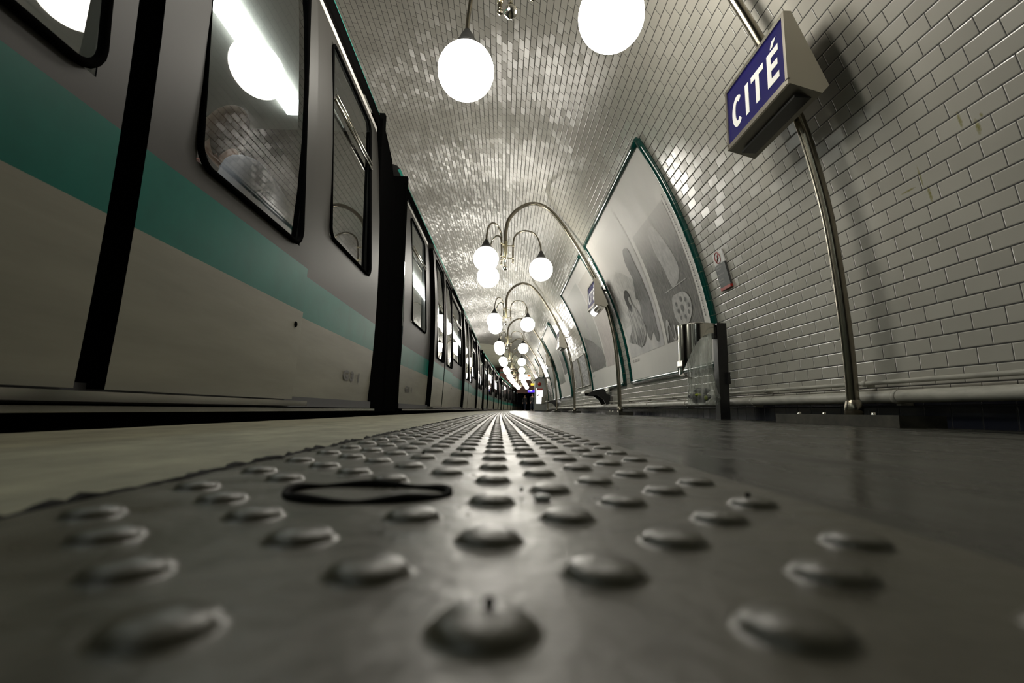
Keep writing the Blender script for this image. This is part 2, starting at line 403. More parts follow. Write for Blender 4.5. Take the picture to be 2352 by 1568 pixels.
def thing(name, label, cat, loc=(0, 0, 0), rz=0, group=None, world=False):
    """Empty at the thing's base. world=True: children are given in world coordinates."""
    e = bpy.data.objects.new(name, None); COL.objects.link(e); e.empty_display_size = .1
    e.location = loc; e.rotation_euler = (0, 0, rz); tag(e, label, cat, group)
    if world: PINV[e.name] = (Matrix.Translation(Vector(loc)) @ Matrix.Rotation(rz, 4, 'Z')).inverted()
    return e
def copy_tree(o, parent=None):
    c = o.copy(); COL.objects.link(c)
    if parent is not None:
        c.parent = parent; c.matrix_parent_inverse = o.matrix_parent_inverse.copy()
    for ch in list(o.children): copy_tree(ch, c)
    return c
def struct(mb, name, mat): return tag(mb.build(name, mat), kind='structure')

# ---------------------------------------------------------------- vault, walls, floor
Y0, Y1, Y2, YE = -4.0, 37.0, 57.0, 74.0
ys = lin(Y0, Y1, 60)
def vault(name, s0, s1, ya, yb, mat, n, ny):
    return struct(MB().quadgrid(lambda s, y: V(s, y), lin(s0, s1, n), lin(ya, yb, ny), uvfn=lambda s, y: (y, s)), name, mat)
S_R = s_at_z(3.2)
SBOT = s_at_z(.125)
vault('wall_right', SBOT, S_R, Y0, Y1, 'tile', 40, 60)
vault('ceiling', S_R, S_END-3.0, Y0, Y1, 'tile', 90, 60)
vault('wall_left', S_END-3.0, S_END-.35, Y0, Y1, 'tile', 24, 60)
vault('ceiling', 0, S_END-.3, Y1, Y2+.6, 'plaster', 60, 30)
vault('ceiling', 0, S_END-.3, Y2+.6, YE, 'brown', 50, 20)
# dark plinth at the foot of the right wall, slightly behind the tiles
struct(MB().quadgrid(lambda z, y: B(2.125, y, z), lin(-.02, .13, 2), lin(Y0, Y2, 60), uvfn=lambda z, y: (y, z)), 'baseboard_right', 'plinth')
# floors
struct(MB().quadgrid(lambda x, y: B(x, y, -.003), lin(-.215, 2.16, 6), lin(Y0, YE, 90), flip=True), 'floor', 'asphalt')
def edge_x(y):
    return -.845+.006*math.sin(y*3.1)+.005*math.sin(y*11.3+1)+.003*math.sin(y*29)
band = MB(); yy = lin(Y0, 8, 420)+lin(8.2, YE, 100)
band.quadgrid(lambda a, y: B(edge_x(y)*(1-a)+(-.215)*a, y, -.0025), [0, .3, .6, 1], yy, flip=True)
struct(band, 'floor', 'screed')
kerb = MB().quadgrid(lambda z, y: B(edge_x(y) if z > -.4 else -.85, y, z), [-1.1, -.45, -.06, -.0025], yy)
struct(kerb, 'trim_1', 'kerb')
struct(MB().quadgrid(lambda x, y: B(x, y, -1.08), lin(-4.6, -.84, 4), lin(Y0, YE, 60), flip=True), 'floor', 'ballast')
struct(MB().quadgrid(lambda x, y: B(x, y, 0), lin(-7.5, -4.55, 2), lin(Y0, YE, 60), flip=True), 'floor', 'asphalt')
struct(MB().quadgrid(lambda z, y: B(-4.55, y, z), [-1.08, 0], lin(Y0, YE, 60), flip=True), 'trim_2', 'kerb')
# head wall beyond the vault: brown, with an opening for the train and a dark passage
hw = MB()
def hwbox(x0, x1, z0, z1, th=.4): hw.box(x0, x1, Y2, Y2+th, z0, z1, B)
hwbox(-2.75, 2.3, 2.55, 4.75); hwbox(-.75, 2.3, 2.0, 2.55)
hwbox(-.75, .35, 1.98, 2.0); 
struct(hw, 'wall_far', 'brown')
struct(MB().box(-2.77, 2.2, Y2-.06, Y2, 4.28, 4.38, B), 'trim_3', 'jade')
struct(MB().box(-8.9, 2.3, YE, YE+.2, -1.1, 6, B), 'wall_end', 'dark')
struct(MB().box(-8.9, 2.3, Y0-.2, Y0, -1.1, 6, B), 'wall_back', 'dark')

# ---------------------------------------------------------------- tactile strip
SX0, SX1, SW, SR = -.217, .180, .0718, .03924
strip = thing('tactile_strip', 'grey studded tactile warning strip between the beige platform edge and dark asphalt', 'tactile paving', (0, 0, 0))
seams = [-.53+1.11*i for i in range(-2, 54)]
for i in range(len(seams)-1):
    a, b = seams[i]+.0028, seams[i+1]-.0028
    MB().prism([(SX0, -.003), (SX1, -.003), (SX1-.0015, .0), (SX0+.0015, .0)], a, b, B, 3).build('slab', 'tactile', strip)
X_0, Y_0 = -.0022, .1200
studs = []
for r in range(-12, 1480):
    y = Y_0+r*SR
    if y > 55: break
    for c in range(-5, 6):
        if (c+r) % 2: continue
        x = X_0+c*SW/2
        if not (SX0+.012 < x < SX1-.012): continue
        if abs((x+.074)/.052)**2+abs((y-.30)/.03)**2 < .95: continue      # missing studs inside the black ring
        if any(abs(y-s) < .010 for s in seams): continue
        studs.append((x, y))
def stud_prof(n):
    return [(.0125*math.sin(math.pi/2*(1-i/n))+.0008*(i == 0), -.0004+.0054*(1-(1-(i/n))**2.2)**.9) for i in range(n+1)]
near = sorted([q for q in studs if q[1] > .05], key=lambda q: q[1])[:100]
sm = None
for x, y in near:
    if sm is None:
        o = MB().lathe([(.0150, -.0004), (.0132, .0004)]+stud_prof(10)[1:], (0, 0, 0), 36).build('stud', 'tactile', strip); sm = o.data
    else:
        o = bpy.data.objects.new('stud', sm); COL.objects.link(o); o.parent = strip
    o.location = B(x, y, 0)
ns = set(near); mb = MB()
for q in studs:
    if q in ns: continue
    x, y = q; far = y > 6
    if y > 30: continue
    mb.lathe(stud_prof(2 if far else 5), B(x, y, 0), 7 if far else 16)
tag(mb.build('stud', 'tactile', strip), kind='stuff')
# rough black sealant along the left edge
mb = MB(); rnd = random.Random(3)
for (ya, yb, n) in ((-.5, 3.5, 420), (3.5, 20, 200)):
    pts = []; rs = []
    for i in range(n+1):
        y = ya+(yb-ya)*i/n
        pts.append(B(-.2175+rnd.uniform(-.003, .003)+.002*math.sin(y*40), y, -.0028+rnd.uniform(0, .0015))); rs.append(rnd.uniform(.0022, .0062))
    mb.tube(pts, rs, 6)
mb.build('edge_sealant', 'bead', strip)
# black band ring and small litter on the strip
pts = []; rs = []
for i in range(64):
    a = 2*math.pi*i/64; k = 1+.04*math.sin(3*a+1)
    pts.append((-.076+.047*k*math.cos(a), .301+.030*k*math.sin(a), .0012+.0007*math.sin(5*a)))
    rs.append(.0015+.0011*abs(math.sin(2.5*a+.6)))
tag(MB().tube(pts, rs, 8, closed=True).build('rubber_ring', 'bead'), 'thin black ragged rubber ring lying among the near studs', 'rubber ring')
tag(MB().sphere((.0264, .287, .0015), .0052, 12, 8, (1, .8, .4)).build('pebble', 'white'), 'flat white chip, larger of the two on the near studs', 'pebble')
tag(MB().sphere((.0155, .306, .003), .0015, 10, 6).build('pebble', 'white'), 'tiny white bead, smaller of the two chips on the strip', 'pebble')
for i, (x, y, l) in enumerate([(-.001, .122, 'black speck of gum on the nearest middle stud'), (.1385, .2765, 'black speck of gum on a stud near the right edge of the strip'),
                               (-.0381, .5516, 'black speck of gum on a stud by the first slab seam'), (-.074, .5124, 'dark crumb stuck left of the first slab seam')]):
    tag(MB().sphere(B(x, y, .0055), .0019, 10, 6, (.8, .8, .9)).build('chewing_gum', 'bead'), l, 'chewing gum', 'dark specks on the strip')

# ---------------------------------------------------------------- lamp posts with signs
LY = [2.64+5.36*i for i in range(10)]
def catmull(P, n=8):
    P = [Vector(p) for p in P]; P = [P[0]*2-P[1]]+P+[P[-1]*2-P[-2]]; out = []
    for i in range(1, len(P)-2):
        for k in range(n):
            t = k/n
            out.append(.5*((2*P[i])+(P[i+1]-P[i-1])*t+(2*P[i-1]-5*P[i]+4*P[i+1]-P[i+2])*t*t+(-P[i-1]+3*P[i]-3*P[i+1]+P[i+2])*t**3))
    out.append(P[-2]); return out
def build_lamp():
    t = thing('lamp_post', 'x', 'lamp post', (0, 0, 0))
    path = [(1.915, 0, .05), (1.912, 0, .35), (1.897, 0, .675), (1.878, 0, .93), (1.85, 0, 1.19), (1.80, 0, 1.46), (1.733, 0, 1.735), (1.63, 0, 2.02), (1.507, 0, 2.29),
            (1.33, 0, 2.62), (1.115, 0, 2.98), (.90, 0, 3.29), (.70, 0, 3.475), (.473, 0, 3.535), (.25, 0, 3.44), (.09, 0, 3.26), (.034, 0, 3.05), (.03, 0, 2.80)]
    MB().tube(catmull(path, 8), .031, 20).build('pole', 'polesteel', t)
    b = MB().box(1.80, 2.02, -.44, .56, -.003, .052); b.build('base_block', 'concrete', t)
    f = MB()
    for y in (-.25, .12, .35): f.lathe([(0, .012), (.009, .012), (.011, 0)], (1.83, y, .052), 10)
    f.build('bolt', 'chrome', t)
    c = MB(); c.lathe([(.032, .05), (.045, .052), (.045, .085), (.038, .12), (.031, .13)], (1.915, 0, 0), 20); c.build('pole_foot', 'polesteel', t)
    # hub: sleeve between two triangular plates, ball finial
    h = MB(); h.lathe([(.031, 2.86), (.036, 2.85), (.036, 2.80), (.036, 2.54), (.028, 2.53)], (.03, 0, 0), 20); h.build('hub', 'brass', t)
    for z in (2.775, 2.56):
        p = MB(); ang = [0, 2*math.pi/3, 4*math.pi/3]
        for a in ang:
            d = Vector((math.cos(a), math.sin(a), 0)); q = Vector((-d.y, d.x, 0)); o = Vector((.03, 0, z))
            for s in (-1, 1):
                pass
            P = [o+q*.018, o+d*.145+q*.014, o+d*.145-q*.014, o-q*.018]
            k = len(p.v); p.v += [tuple(v) for v in P]+[tuple(v+Vector((0, 0, .012))) for v in P]
            for fq in ((3, 2, 1, 0), (4, 5, 6, 7), (0, 1, 5, 4), (1, 2, 6, 5), (2, 3, 7, 6), (3, 0, 4, 7)):
                p.f.append([k+i for i in fq]); p.smooth.append(False); p.uv.append([(0, 0)]*4)
            p.lathe([(.004, -.01), (.017, -.008), (.019, .006), (.017, .02), (.004, .022)], tuple(o+d*.13), 12)
        p.build('hub_plate', 'brass', t)
    f = MB(); f.lathe([(.03, 2.55), (.016, 2.52), (.011, 2.47), (.016, 2.44), (.02, 2.435)], (.03, 0, 0), 16); f.sphere((.03, 0, 2.395), .042, 24, 16)
    f.build('finial', 'chrome', t)
    for i, a in enumerate((0, 2*math.pi/3, 4*math.pi/3)):
        d = Vector((math.cos(a), math.sin(a), 0)); o = Vector((.03, 0, 0))
        def P(r, z): return o+d*r+Vector((0, 0, z))
        path = [P(.13, 2.50), P(.13, 2.60), P(.13, 2.80), P(.145, 2.92), P(.20, 3.0), P(.29, 3.045), P(.38, 3.045), P(.47, 3.01), P(.54, 2.93), P(.575, 2.84), P(.595, 2.75), P(.60, 2.66)]
        arm = MB().tube(catmull(path, 5), .0145, 12); arm.sphere(P(.13, 2.492), .02, 12, 8); arm = arm.build('arm', 'polesteel', t)
        MB().lathe([(.0, 2.70), (.022, 2.70), (.03, 2.682), (.045, 2.655), (.058, 2.625), (.075, 2.60), (.087, 2.572), (.085, 2.555), (.0, 2.55)], P(.60, 0), 28).build('lamp_cap', 'cap', arm)
        MB().sphere(P(.60, 2.383), .195, 40, 24).build('globe', 'globe', arm)
    return t
lamp0 = build_lamp()
lamp_labels = ['nearest lamp post at the right, its white globes cut by the top of the picture',
               'second lamp post, arching beside the poster of grey figures, three lit globes on brass hub',
               'third lamp post, its base beside the framed black and white pictures', 'fourth lamp post along the tiled wall, globes just under the third',
               'fifth lamp post, beside the grey vending machine', 'sixth lamp post, rising beyond the grey vending machine',
               'seventh lamp post, its globes beside the hanging pale display board', 'eighth lamp post, beyond the hanging display board',
               'ninth lamp post, before the small lit yellow sign', 'farthest lamp post, lowest globes above the lit blue sign']
def letter_polys():
    """CITE with acute, laid out on u (reading direction) and v (up); cap height 1"""
    out = []; st = .235
    # C : arc band
    def arc(cx, rx, ry, a0, a1, n, k):
        ps = []
        for i in range(n+1):
            a = math.radians(a0+(a1-a0)*i/n); ps.append((cx+rx*math.cos(a), .5+ry*math.sin(a)))
        for i in range(n, -1, -1):
            a = math.radians(a0+(a1-a0)*i/n); ps.append((cx+(rx-k)*math.cos(a)*1.0, .5+(ry-k*.82)*math.sin(a)))
        return ps
    n = 22; A = arc(.40, .40, .52, 48, 312, n, st)
    for i in range(n): out.append([A[i], A[i+1], A[2*n+1-i-1], A[2*n+1-i]])
    x = .98; out.append([(x, 0), (x+st, 0), (x+st, 1), (x, 1)])
    x = 1.40; out.append([(x, 1-.19), (x+.80, 1-.19), (x+.80, 1), (x, 1)]); out.append([(x+.40-st/2, 0), (x+.40+st/2, 0), (x+.40+st/2, .81), (x+.40-st/2, .81)])
    x = 2.42; out.append([(x, 0), (x+st, 0), (x+st, 1), (x, 1)])
    for z0 in (0, .42, .81): out.append([(x+st, z0), (x+(.66 if z0 != .42 else .6), z0), (x+(.66 if z0 != .42 else .6), z0+.19), (x+st, z0+.19)])
    out.append([(x+.22, 1.07), (x+.36, 1.07), (x+.58, 1.27), (x+.33, 1.27)])
    return out, 3.08
def build_sign():
    t = thing('station_sign', 'x', 'sign')
    x0 = 1.475; ya, yb, za, zb = -.335, .345, 1.742, 2.157
    # housing: side profile with slanted back following the pole
    pr = [(x0, za), (x0+.165, za-.05), (x0+.205, za-.005), (x0+.03, zb), (x0, zb)]
    MB().prism(pr, ya, yb).build('housing', 'steel', t)
    fr = MB(); w_ = .022
    for (a, b, c, d) in ((ya, yb, za, za+w_+.008), (ya, yb, zb-w_, zb), (ya, ya+w_, za+w_, zb-w_), (yb-w_, yb, za+w_, zb-w_)): fr.box(x0-.012, x0, a, b, c, d)
    fr.build('frame', 'steel', t)
    pn = MB().box(x0-.004, x0-.0005, ya+w_, yb-w_, za+w_+.008, zb-w_).build('face_panel', 'signblue', t)
    L, W_ = letter_polys(); m = MB(); hh = .195; span = W_*hh*.88; yl = (ya+yb)/2+span/2; z0 = (za+zb)/2-hh*.58
    for q in L:
        a = [(x0-.0065, yl-u*hh*.88, z0+v*hh) for u, v in q]; b = [(x0-.004, p[1], p[2]) for p in a]
        n = len(a); o = len(m.v); m.v += a+b
        m.f.append([o+i for i in range(n)]); m.smooth.append(False); m.uv.append([(0, 0)]*n)
        for i in range(n):
            j = (i+1) % n; m.f.append([o+i, o+n+i, o+n+j, o+j]); m.smooth.append(False); m.uv.append([(0, 0)]*4)
    m.build('lettering', 'white', pn)
    hb = MB().box(x0+.05, x0+.14, ya+.05, yb-.06, za-.044, za-.03); hb.build('underside_cover', 'blackmetal', t)
    return t
sign0 = build_sign()
sign_labels = ['large blue CITÉ station sign in steel box, nearest, on the pole at the right', 'small blue CITÉ sign with a lit lamp under it on the second pole',
               'third CITÉ sign, steel box on the pole by the black and white pictures', 'fourth CITÉ sign with a bright lamp beneath, on the fourth pole', 'fifth CITÉ sign, on the pole near the grey vending machine']
for i, y in enumerate(LY):
    o = lamp0 if i == 0 else copy_tree(lamp0)
    o.location = B(0, y, 0); o.rotation_euler = (0, 0, heading(y)); tag(o, lamp_labels[i], 'lamp post', 'lamp posts along the platform')
    if i in (1, 2, 3, 4):
        br = MB(); br.box(1.62, 1.60+.22, -.018, .018, 2.03, 2.05); br.box(1.61, 1.66, -.03, .03, 1.97, 2.09); br.box(1.80, 1.815, -.05, .05, 1.98, 2.08)
        br.build('wall_bracket', 'blackmetal' if i == 1 else 'steel', o)
    if i < 5:
        s = sign0 if i == 0 else copy_tree(sign0)
        s.location = B(0, y, 0); s.rotation_euler = (0, 0, heading(y)); tag(s, sign_labels[i], 'sign', 'station name signs on the poles')
        if i in (1, 3):
            e = MB(); n = 14
            prf = [(1.50+.075*(1-math.cos(math.pi*k/n)), 1.742-.085*math.sin(math.pi*k/n)) for k in range(n+1)]
            e.prism(prf, -.32, .30); e.build('emergency_lamp', 'chrome', s)
            l = MB(); prf = [(1.497+.078*(1-math.cos(math.pi*k/n)), 1.742-.088*math.sin(math.pi*k/n)) for k in range(1, 8)]+[(1.55, 1.70)]
            l.prism(prf, .02, .27); l.build('lamp_lens', 'emerg', s)

# the same lamp posts line the opposite platform; the train hides them but their light glints in the tiles
for i, y in enumerate(LY+[LY[0]-5.36]):
    if i == 10: continue
    o = copy_tree(lamp0); o.location = B(-5.43, y, 0); o.rotation_euler = (0, 0, heading(y)+math.pi)
    tag(o, 'lamp post on the far platform, hidden behind the metro train', 'lamp post', 'lamp posts on the opposite platform')

# ---------------------------------------------------------------- posters on the vault wall
def surf_poly(mb, uvpts, fn, off, cuts=3, uvscale=None):
    """flat outline given in (u,v), triangulated, refined and laid on the curved wall"""
    bm = bmesh.new(); vs = [bm.verts.new((a, b, 0)) for a, b in uvpts]; f = bm.faces.new(vs)
    bmesh.ops.triangulate(bm, faces=[f]); bmesh.ops.subdivide_edges(bm, edges=bm.edges[:], cuts=cuts, use_grid_fill=True)
    bmesh.ops.triangulate(bm, faces=bm.faces[:])
    bm.verts.index_update(); o = len(mb.v); uvl = [(v.co.x, v.co.y) for v in bm.verts]
    for a, b in uvl: mb.v.append(tuple(fn(a, b, off)))
    for f in bm.faces:
        idx = [v.index for v in f.verts]
        if f.normal.z < 0: idx.reverse()
        idx.reverse()
        mb.f.append([o+i for i in idx]); mb.smooth.append(True); mb.uv.append([uvscale(*uvl[i]) if uvscale else uvl[i] for i in idx])
    bm.free()
def smooth_outline(P, n=4):
    Q = [Vector((a, b, 0)) for a, b in P]; m = len(Q); out = []
    for i in range(m):
        p0, p1, p2, p3 = Q[i-1], Q[i], Q[(i+1) % m], Q[(i+2) % m]
        for k in range(n):
            t = k/n; v = .5*((2*p1)+(p2-p0)*t+(2*p0-5*p1+4*p2-p3)*t*t+(-p0+3*p1-3*p2+p3)*t**3); out.append((v.x, v.y))
    return out
def rect(a, b, c, d): return [(a, c), (b, c), (b, d), (a, d)]
def ell(cx, cy, rx, ry, n=18, rot=0):
    o = []
    for i in range(n):
        t = 2*math.pi*i/n; x, y = rx*math.cos(t), ry*math.sin(t)
        o.append((cx+x*math.cos(rot)-y*math.sin(rot), cy+x*math.sin(rot)+y*math.cos(rot)))
    return o
def text_mesh(body, size, bold=0):
    cu = bpy.data.curves.new('lettering', 'FONT'); cu.body = body; cu.size = size; cu.resolution_u = 2; cu.offset = bold
    ob = bpy.data.objects.new('lettering', cu); COL.objects.link(ob)
    dg = bpy.context.evaluated_depsgraph_get(); me = bpy.data.meshes.new_from_object(ob.evaluated_get(dg))
    vs = [v.co.copy() for v in me.vertices]; fs = [list(p.vertices) for p in me.polygons]
    bpy.data.objects.remove(ob); bpy.data.curves.remove(cu); bpy.data.meshes.remove(me)
    return vs, fs
def text_on(mb, body, size, fn, squeeze=1.0, bold=0):
    vs, fs = text_mesh(body, size, bold); o = len(mb.v)
    for v in vs: mb.v.append(tuple(fn(v.x*squeeze, v.y)))
    for f in fs: mb.f.append([o+i for i in f]); mb.smooth.append(False); mb.uv.append([(0, 0)]*len(f))
def poster(y0, y1, s0, s1, label, art, teal='green'):
    """y0 near edge, y1 far edge; u=0 far (left) .. 1 near (right)"""
    W_, H_ = y1-y0, s1-s0
    base = V(s0, (y0+y1)/2)
    t = thing('advertising_poster', label, 'poster', base, 0, 'large posters in green frames', world=True)
    fn = lambda u, v, off: V(s0+v*H_, y1-u*W_, off)
    us = lambda u, v: (u*W_, v*H_)
    MB().quadgrid(lambda u, v: fn(u, v, .02), lin(0, 1, 10), lin(0, 1, 20), uvfn=us, flip=True).build('paper', 'paper', t)
    fr = MB(); r = .036
    def bar(P0, P1, n, nm):
        pts = [fn(P0[0]+(P1[0]-P0[0])*k/n, P0[1]+(P1[1]-P0[1])*k/n, .018) for k in range(n+1)]; fr.tube(pts, r, 12)
    e, g = .028/W_, .028/H_
    bar((-e, -g), (1+e, -g), 20, 0); bar((-e, 1+g), (1+e, 1+g), 20, 0); bar((-e, -g), (-e, 1+g), 26, 0); bar((1+e, -g), (1+e, 1+g), 26, 0)
    fr.build('frame', teal, t)
    jt = MB()
    for k in range(1, 16):
        for side in (0, 1):
            c = fn((-e, 1+e)[side], k/16, .018); dn = fn((-e, 1+e)[side], k/16+.0006, .018)
            jt.tube([c, dn], r+.0006, 12, caps=False)
    for k in range(1, 20):
        c = fn(k/20, -g, .018); dn = fn(k/20+.0006, -g, .018); jt.tube([c, dn], r+.0006, 12, caps=False)
    jt.build('frame_joint', 'brass', t)
    art(t, fn, us, W_, H_)
    return t
def put(t, fn, us, name, mat, outline, off, cuts=5, parent=None, lab=None):
    m = MB(); surf_poly(m, outline, fn, off, cuts, us); o = m.build(name, mat, t)
    if lab: o['label'] = lab
    return o
def art_figures(t, fn, us, W_, H_):
    put(t, fn, us, 'left_picture', 'p_light', rect(.04, .548, .148, .93), .0225, 14)
    put(t, fn, us, 'right_picture', 'p_dark', rect(.585, .945, .148, .75), .0225, 14)
    put(t, fn, us, 'mountain_print', 'p_pale', [(.05, .35), (.05, .62), (.1, .665), (.22, .70), (.30, .655), (.40, .57), (.41, .35)], .0245)
    put(t, fn, us, 'dark_figure_print', 'p_mid', smooth_outline([(.43, .75), (.49, .73), (.49, .64), (.50, .58), (.505, .50), (.512, .41), (.51, .33), (.505, .26), (.512, .22), (.49, .18), (.465, .195), (.455, .235),
        (.43, .235), (.40, .205), (.375, .23), (.37, .28), (.355, .36), (.375, .42), (.37, .46), (.35, .47), (.375, .53), (.40, .58), (.39, .68)]), .0265)
    put(t, fn, us, 'gown_print', 'p_gown', smooth_outline([(.235, .50), (.27, .495), (.30, .44), (.325, .40), (.345, .34), (.375, .28), (.34, .235), (.30, .20), (.24, .19), (.19, .215), (.10, .24), (.07, .265), (.13, .30), (.16, .33), (.175, .38), (.165, .43), (.21, .46)]), .0285)
    put(t, fn, us, 'hair_print', 'p_hair', smooth_outline([(.235, .56), (.27, .55), (.285, .50), (.262, .478), (.258, .44), (.235, .42), (.205, .45), (.195, .50), (.205, .54)]), .0305)
    put(t, fn, us, 'face_print', 'p_pale', ell(.262, .487, .016, .026, 12), .032)
    put(t, fn, us, 'spire_print', 'p_pale', smooth_outline([(.74, .70), (.80, .70), (.84, .60), (.87, .48), (.85, .42), (.80, .395), (.765, .40), (.745, .50), (.725, .60)]), .0245)
    put(t, fn, us, 'line_print', 'p_pale', [(.695, .389), (.895, .389), (.895, .394), (.695, .394)], .0265)
    mk = put(t, fn, us, 'pale_disc_print', 'p_pale', smooth_outline([(.735, .345), (.79, .355), (.85, .345), (.885, .30), (.87, .24), (.82, .20), (.76, .21), (.72, .26)]), .0265)
    for (a, b, r) in ((.76, .31, .012), (.81, .322, .014), (.845, .31, .012), (.862, .28, .011), (.85, .25, .011), (.805, .28, .018), (.765, .275, .012), (.775, .24, .011), (.815, .235, .011)):
        m = MB(); surf_poly(m, ell(a, b, r*.75, r, 10), fn, .029, 1, us); m.build('spot', 'p_spot', mk)
    put(t, fn, us, 'loop_print', 'p_pale', smooth_outline([(.60, .17), (.612, .25), (.64, .26), (.66, .17), (.68, .165), (.685, .22), (.695, .22), (.69, .155), (.66, .155), (.645, .225), (.625, .225), (.612, .16)]), .0265)
    m = MB(); text_on(m, 'LAST ....HOTE GLAN!', .062, lambda a, b: fn((.055*W_+a)/W_, .112+b/H_, .0245), .66); m.build('caption', 'caption', t)
    m = MB(); rr = random.Random(2)
    for k in range(46):
        v = .2+k*.0125; l = rr.uniform(.004, .009); surf_poly(m, rect(.962, .968, v, v+l), fn, .0245, 0, us)
    m.build('small_print', 'caption', t)
def art_abstract(t, fn, us, W_, H_):
    put(t, fn, us, 'left_picture', 'p_green', rect(.045, .575, .165, .93), .0225, 14)
    put(t, fn, us, 'right_picture', 'p_pink', rect(.61, .97, .155, .90), .0225, 14)
    put(t, fn, us, 'spire_print', 'p_pale', smooth_outline([(.335, .75), (.37, .66), (.36, .52), (.33, .45), (.27, .45), (.25, .52), (.28, .66)]), .0245)
    put(t, fn, us, 'dark_shape_print', 'p_dark', smooth_outline([(.06, .20), (.55, .18), (.56, .30), (.42, .38), (.30, .44), (.16, .48), (.06, .50)]), .0245)
    m = MB(); text_on(m, 'LAST HOTE', .06, lambda a, b: fn((.05*W_+a)/W_, .112+b/H_, .0245), .8); m.build('caption', 'caption', t)
def art_far(t, fn, us, W_, H_):
    put(t, fn, us, 'picture', 'p_green', rect(.05, .6, .2, .9), .0225, 14)
    put(t, fn, us, 'picture', 'p_dark', rect(.65, .95, .3, .8), .0225, 14)
PS0, PS1 = .545, 2.885
poster(4.63, 7.80, PS0, PS1, 'nearest big poster with grey figures, right of the second lamp post', art_figures)
poster(8.33, 11.32, PS0, PS1, 'second big poster, greenish and pink streaked, behind the second lamp post', art_abstract)
poster(15.20, 18.45, PS0, PS1, 'third big poster, beyond the small black and white pictures', art_far)
poster(19.0, 22.1, PS0, PS1, 'fourth big poster, just before the grey vending machine', art_far)
poster(26.2, 29.3, PS0, PS1, 'farthest big poster, past the grey vending machine', art_far)
# framed black and white pictures between the second and third poster
for (a, b, l) in ((11.75, 12.75, 'dark framed picture, nearer of the two small ones left of the second poster'), (13.0, 14.05, 'paler framed picture, farther of the two small ones by the third pole')):
    s0, s1 = .68, 1.44; t = thing('framed_picture', l, 'picture', V(s0, (a+b)/2), 0, 'small framed pictures on the tiles', world=True)
    fn = lambda u, v, off, a=a, b=b: V(s0+v*(s1-s0), b-u*(b-a), off)
    fr = MB()
    for P0, P1 in (((0, 0), (1, 0)), ((0, 1), (1, 1)), ((0, 0), (0, 1)), ((1, 0), (1, 1))):
        fr.tube([fn(P0[0]+(P1[0]-P0[0])*k/8, P0[1]+(P1[1]-P0[1])*k/8, .015) for k in range(9)], .014, 8)
    fr.build('frame', 'pipe', t)
    MB().quadgrid(lambda u, v: fn(u, v, .016), lin(0, 1, 6), lin(0, 1, 8), uvfn=lambda u, v: (u*2+a, v*1.5), flip=True).build('print', 'p_snow' if a < 12 else 'p_gown', t)

# no smoking plate
t = thing('no_smoking_sign', 'narrow no smoking plate, white over dark grey with red foot, right of the near poster', 'sign', V(1.155, 4.22), 0, world=True)
def nsf(u, v, off): return V(1.155+v*.345, 4.315-u*.19, off)
def plate(name, mat, u0, u1, v0, v1, o0=0.004, o1=.016, parent=t):
    m = MB()
    for a, b in ((o1, False),): m.quadgrid(lambda u, v: nsf(u, v, a), lin(u0, u1, 2), lin(v0, v1, 4), flip=True)
    for (p, q) in (((u0, v0), (u1, v0)), ((u1, v0), (u1, v1)), ((u1, v1), (u0, v1)), ((u0, v1), (u0, v0))):
        m.poly([nsf(*p, o0), nsf(*q, o0), nsf(*q, o1), nsf(*p, o1)])
    return m.build(name, mat, parent)
plate('white_plate', 'white', 0, 1, .68, 1.0); plate('grey_plate', 'darkgrey', 0, 1, .075, .68, .004, .02); plate('red_foot', 'red', 0, 1, 0, .075, .004, .026)
ic = MB(); ic.tube([nsf(.47+.26*math.cos(2*math.pi*k/30), .845+.143*math.sin(2*math.pi*k/30), .018) for k in range(30)], .0035, 6, closed=True)
ic.tube([nsf(.47-.18, .845-.1, .018), nsf(.47+.18, .845+.1, .018)], .0035, 6); ic.build('ban_symbol', 'red', t)
ic = MB(); ic.tube([nsf(.47, .93, .0175), nsf(.44, .77, .0175)], .003, 6); ic.tube([nsf(.44, .83, .0175), nsf(.6, .83, .0175)], .003, 6); ic.build('cigarette_symbol', 'caption', t)
tx = MB()
for k, s_ in enumerate(('Interdiction', 'de fumer', '', 'No smoking', '', 'Rauchen', 'verboten')):
    if s_: text_on(tx, s_, .028, lambda a, b, k=k: nsf(.07+a/.19, .60-k*.068+b/.345, .0215), .85)
tx.build('lettering', 'p_pale', t)

# ---------------------------------------------------------------- pipes along the wall foot
for nm, x, z, r, lab, zz in (('wall_pipe', 2.072, .228, .0125, 'thin pale pipe, upper of the two along the foot of the wall', 0), ('wall_pipe', 2.055, .148, .034, 'thick pale pipe, lower of the two along the foot of the wall', 0)):
    t = thing(nm, lab, 'pipe', B(x, 0, z), 0, 'pipes along the wall foot', world=True)
    MB().tube([B(x, y, z) for y in lin(Y0, 56, 120)], r, 14).build('tube', 'pipe', t)
    y = -.42
    while y < 24:
        c = MB(); c.tube([B(x, y, z), B(x, y+.03, z)], r+.003, 14)
        c.box(x, 2.12, y, y+.03, z-r-.012, z-r+.004, B); y += 1.45 if r > .02 else 1.05
        c.build('clamp', 'pipe', t)

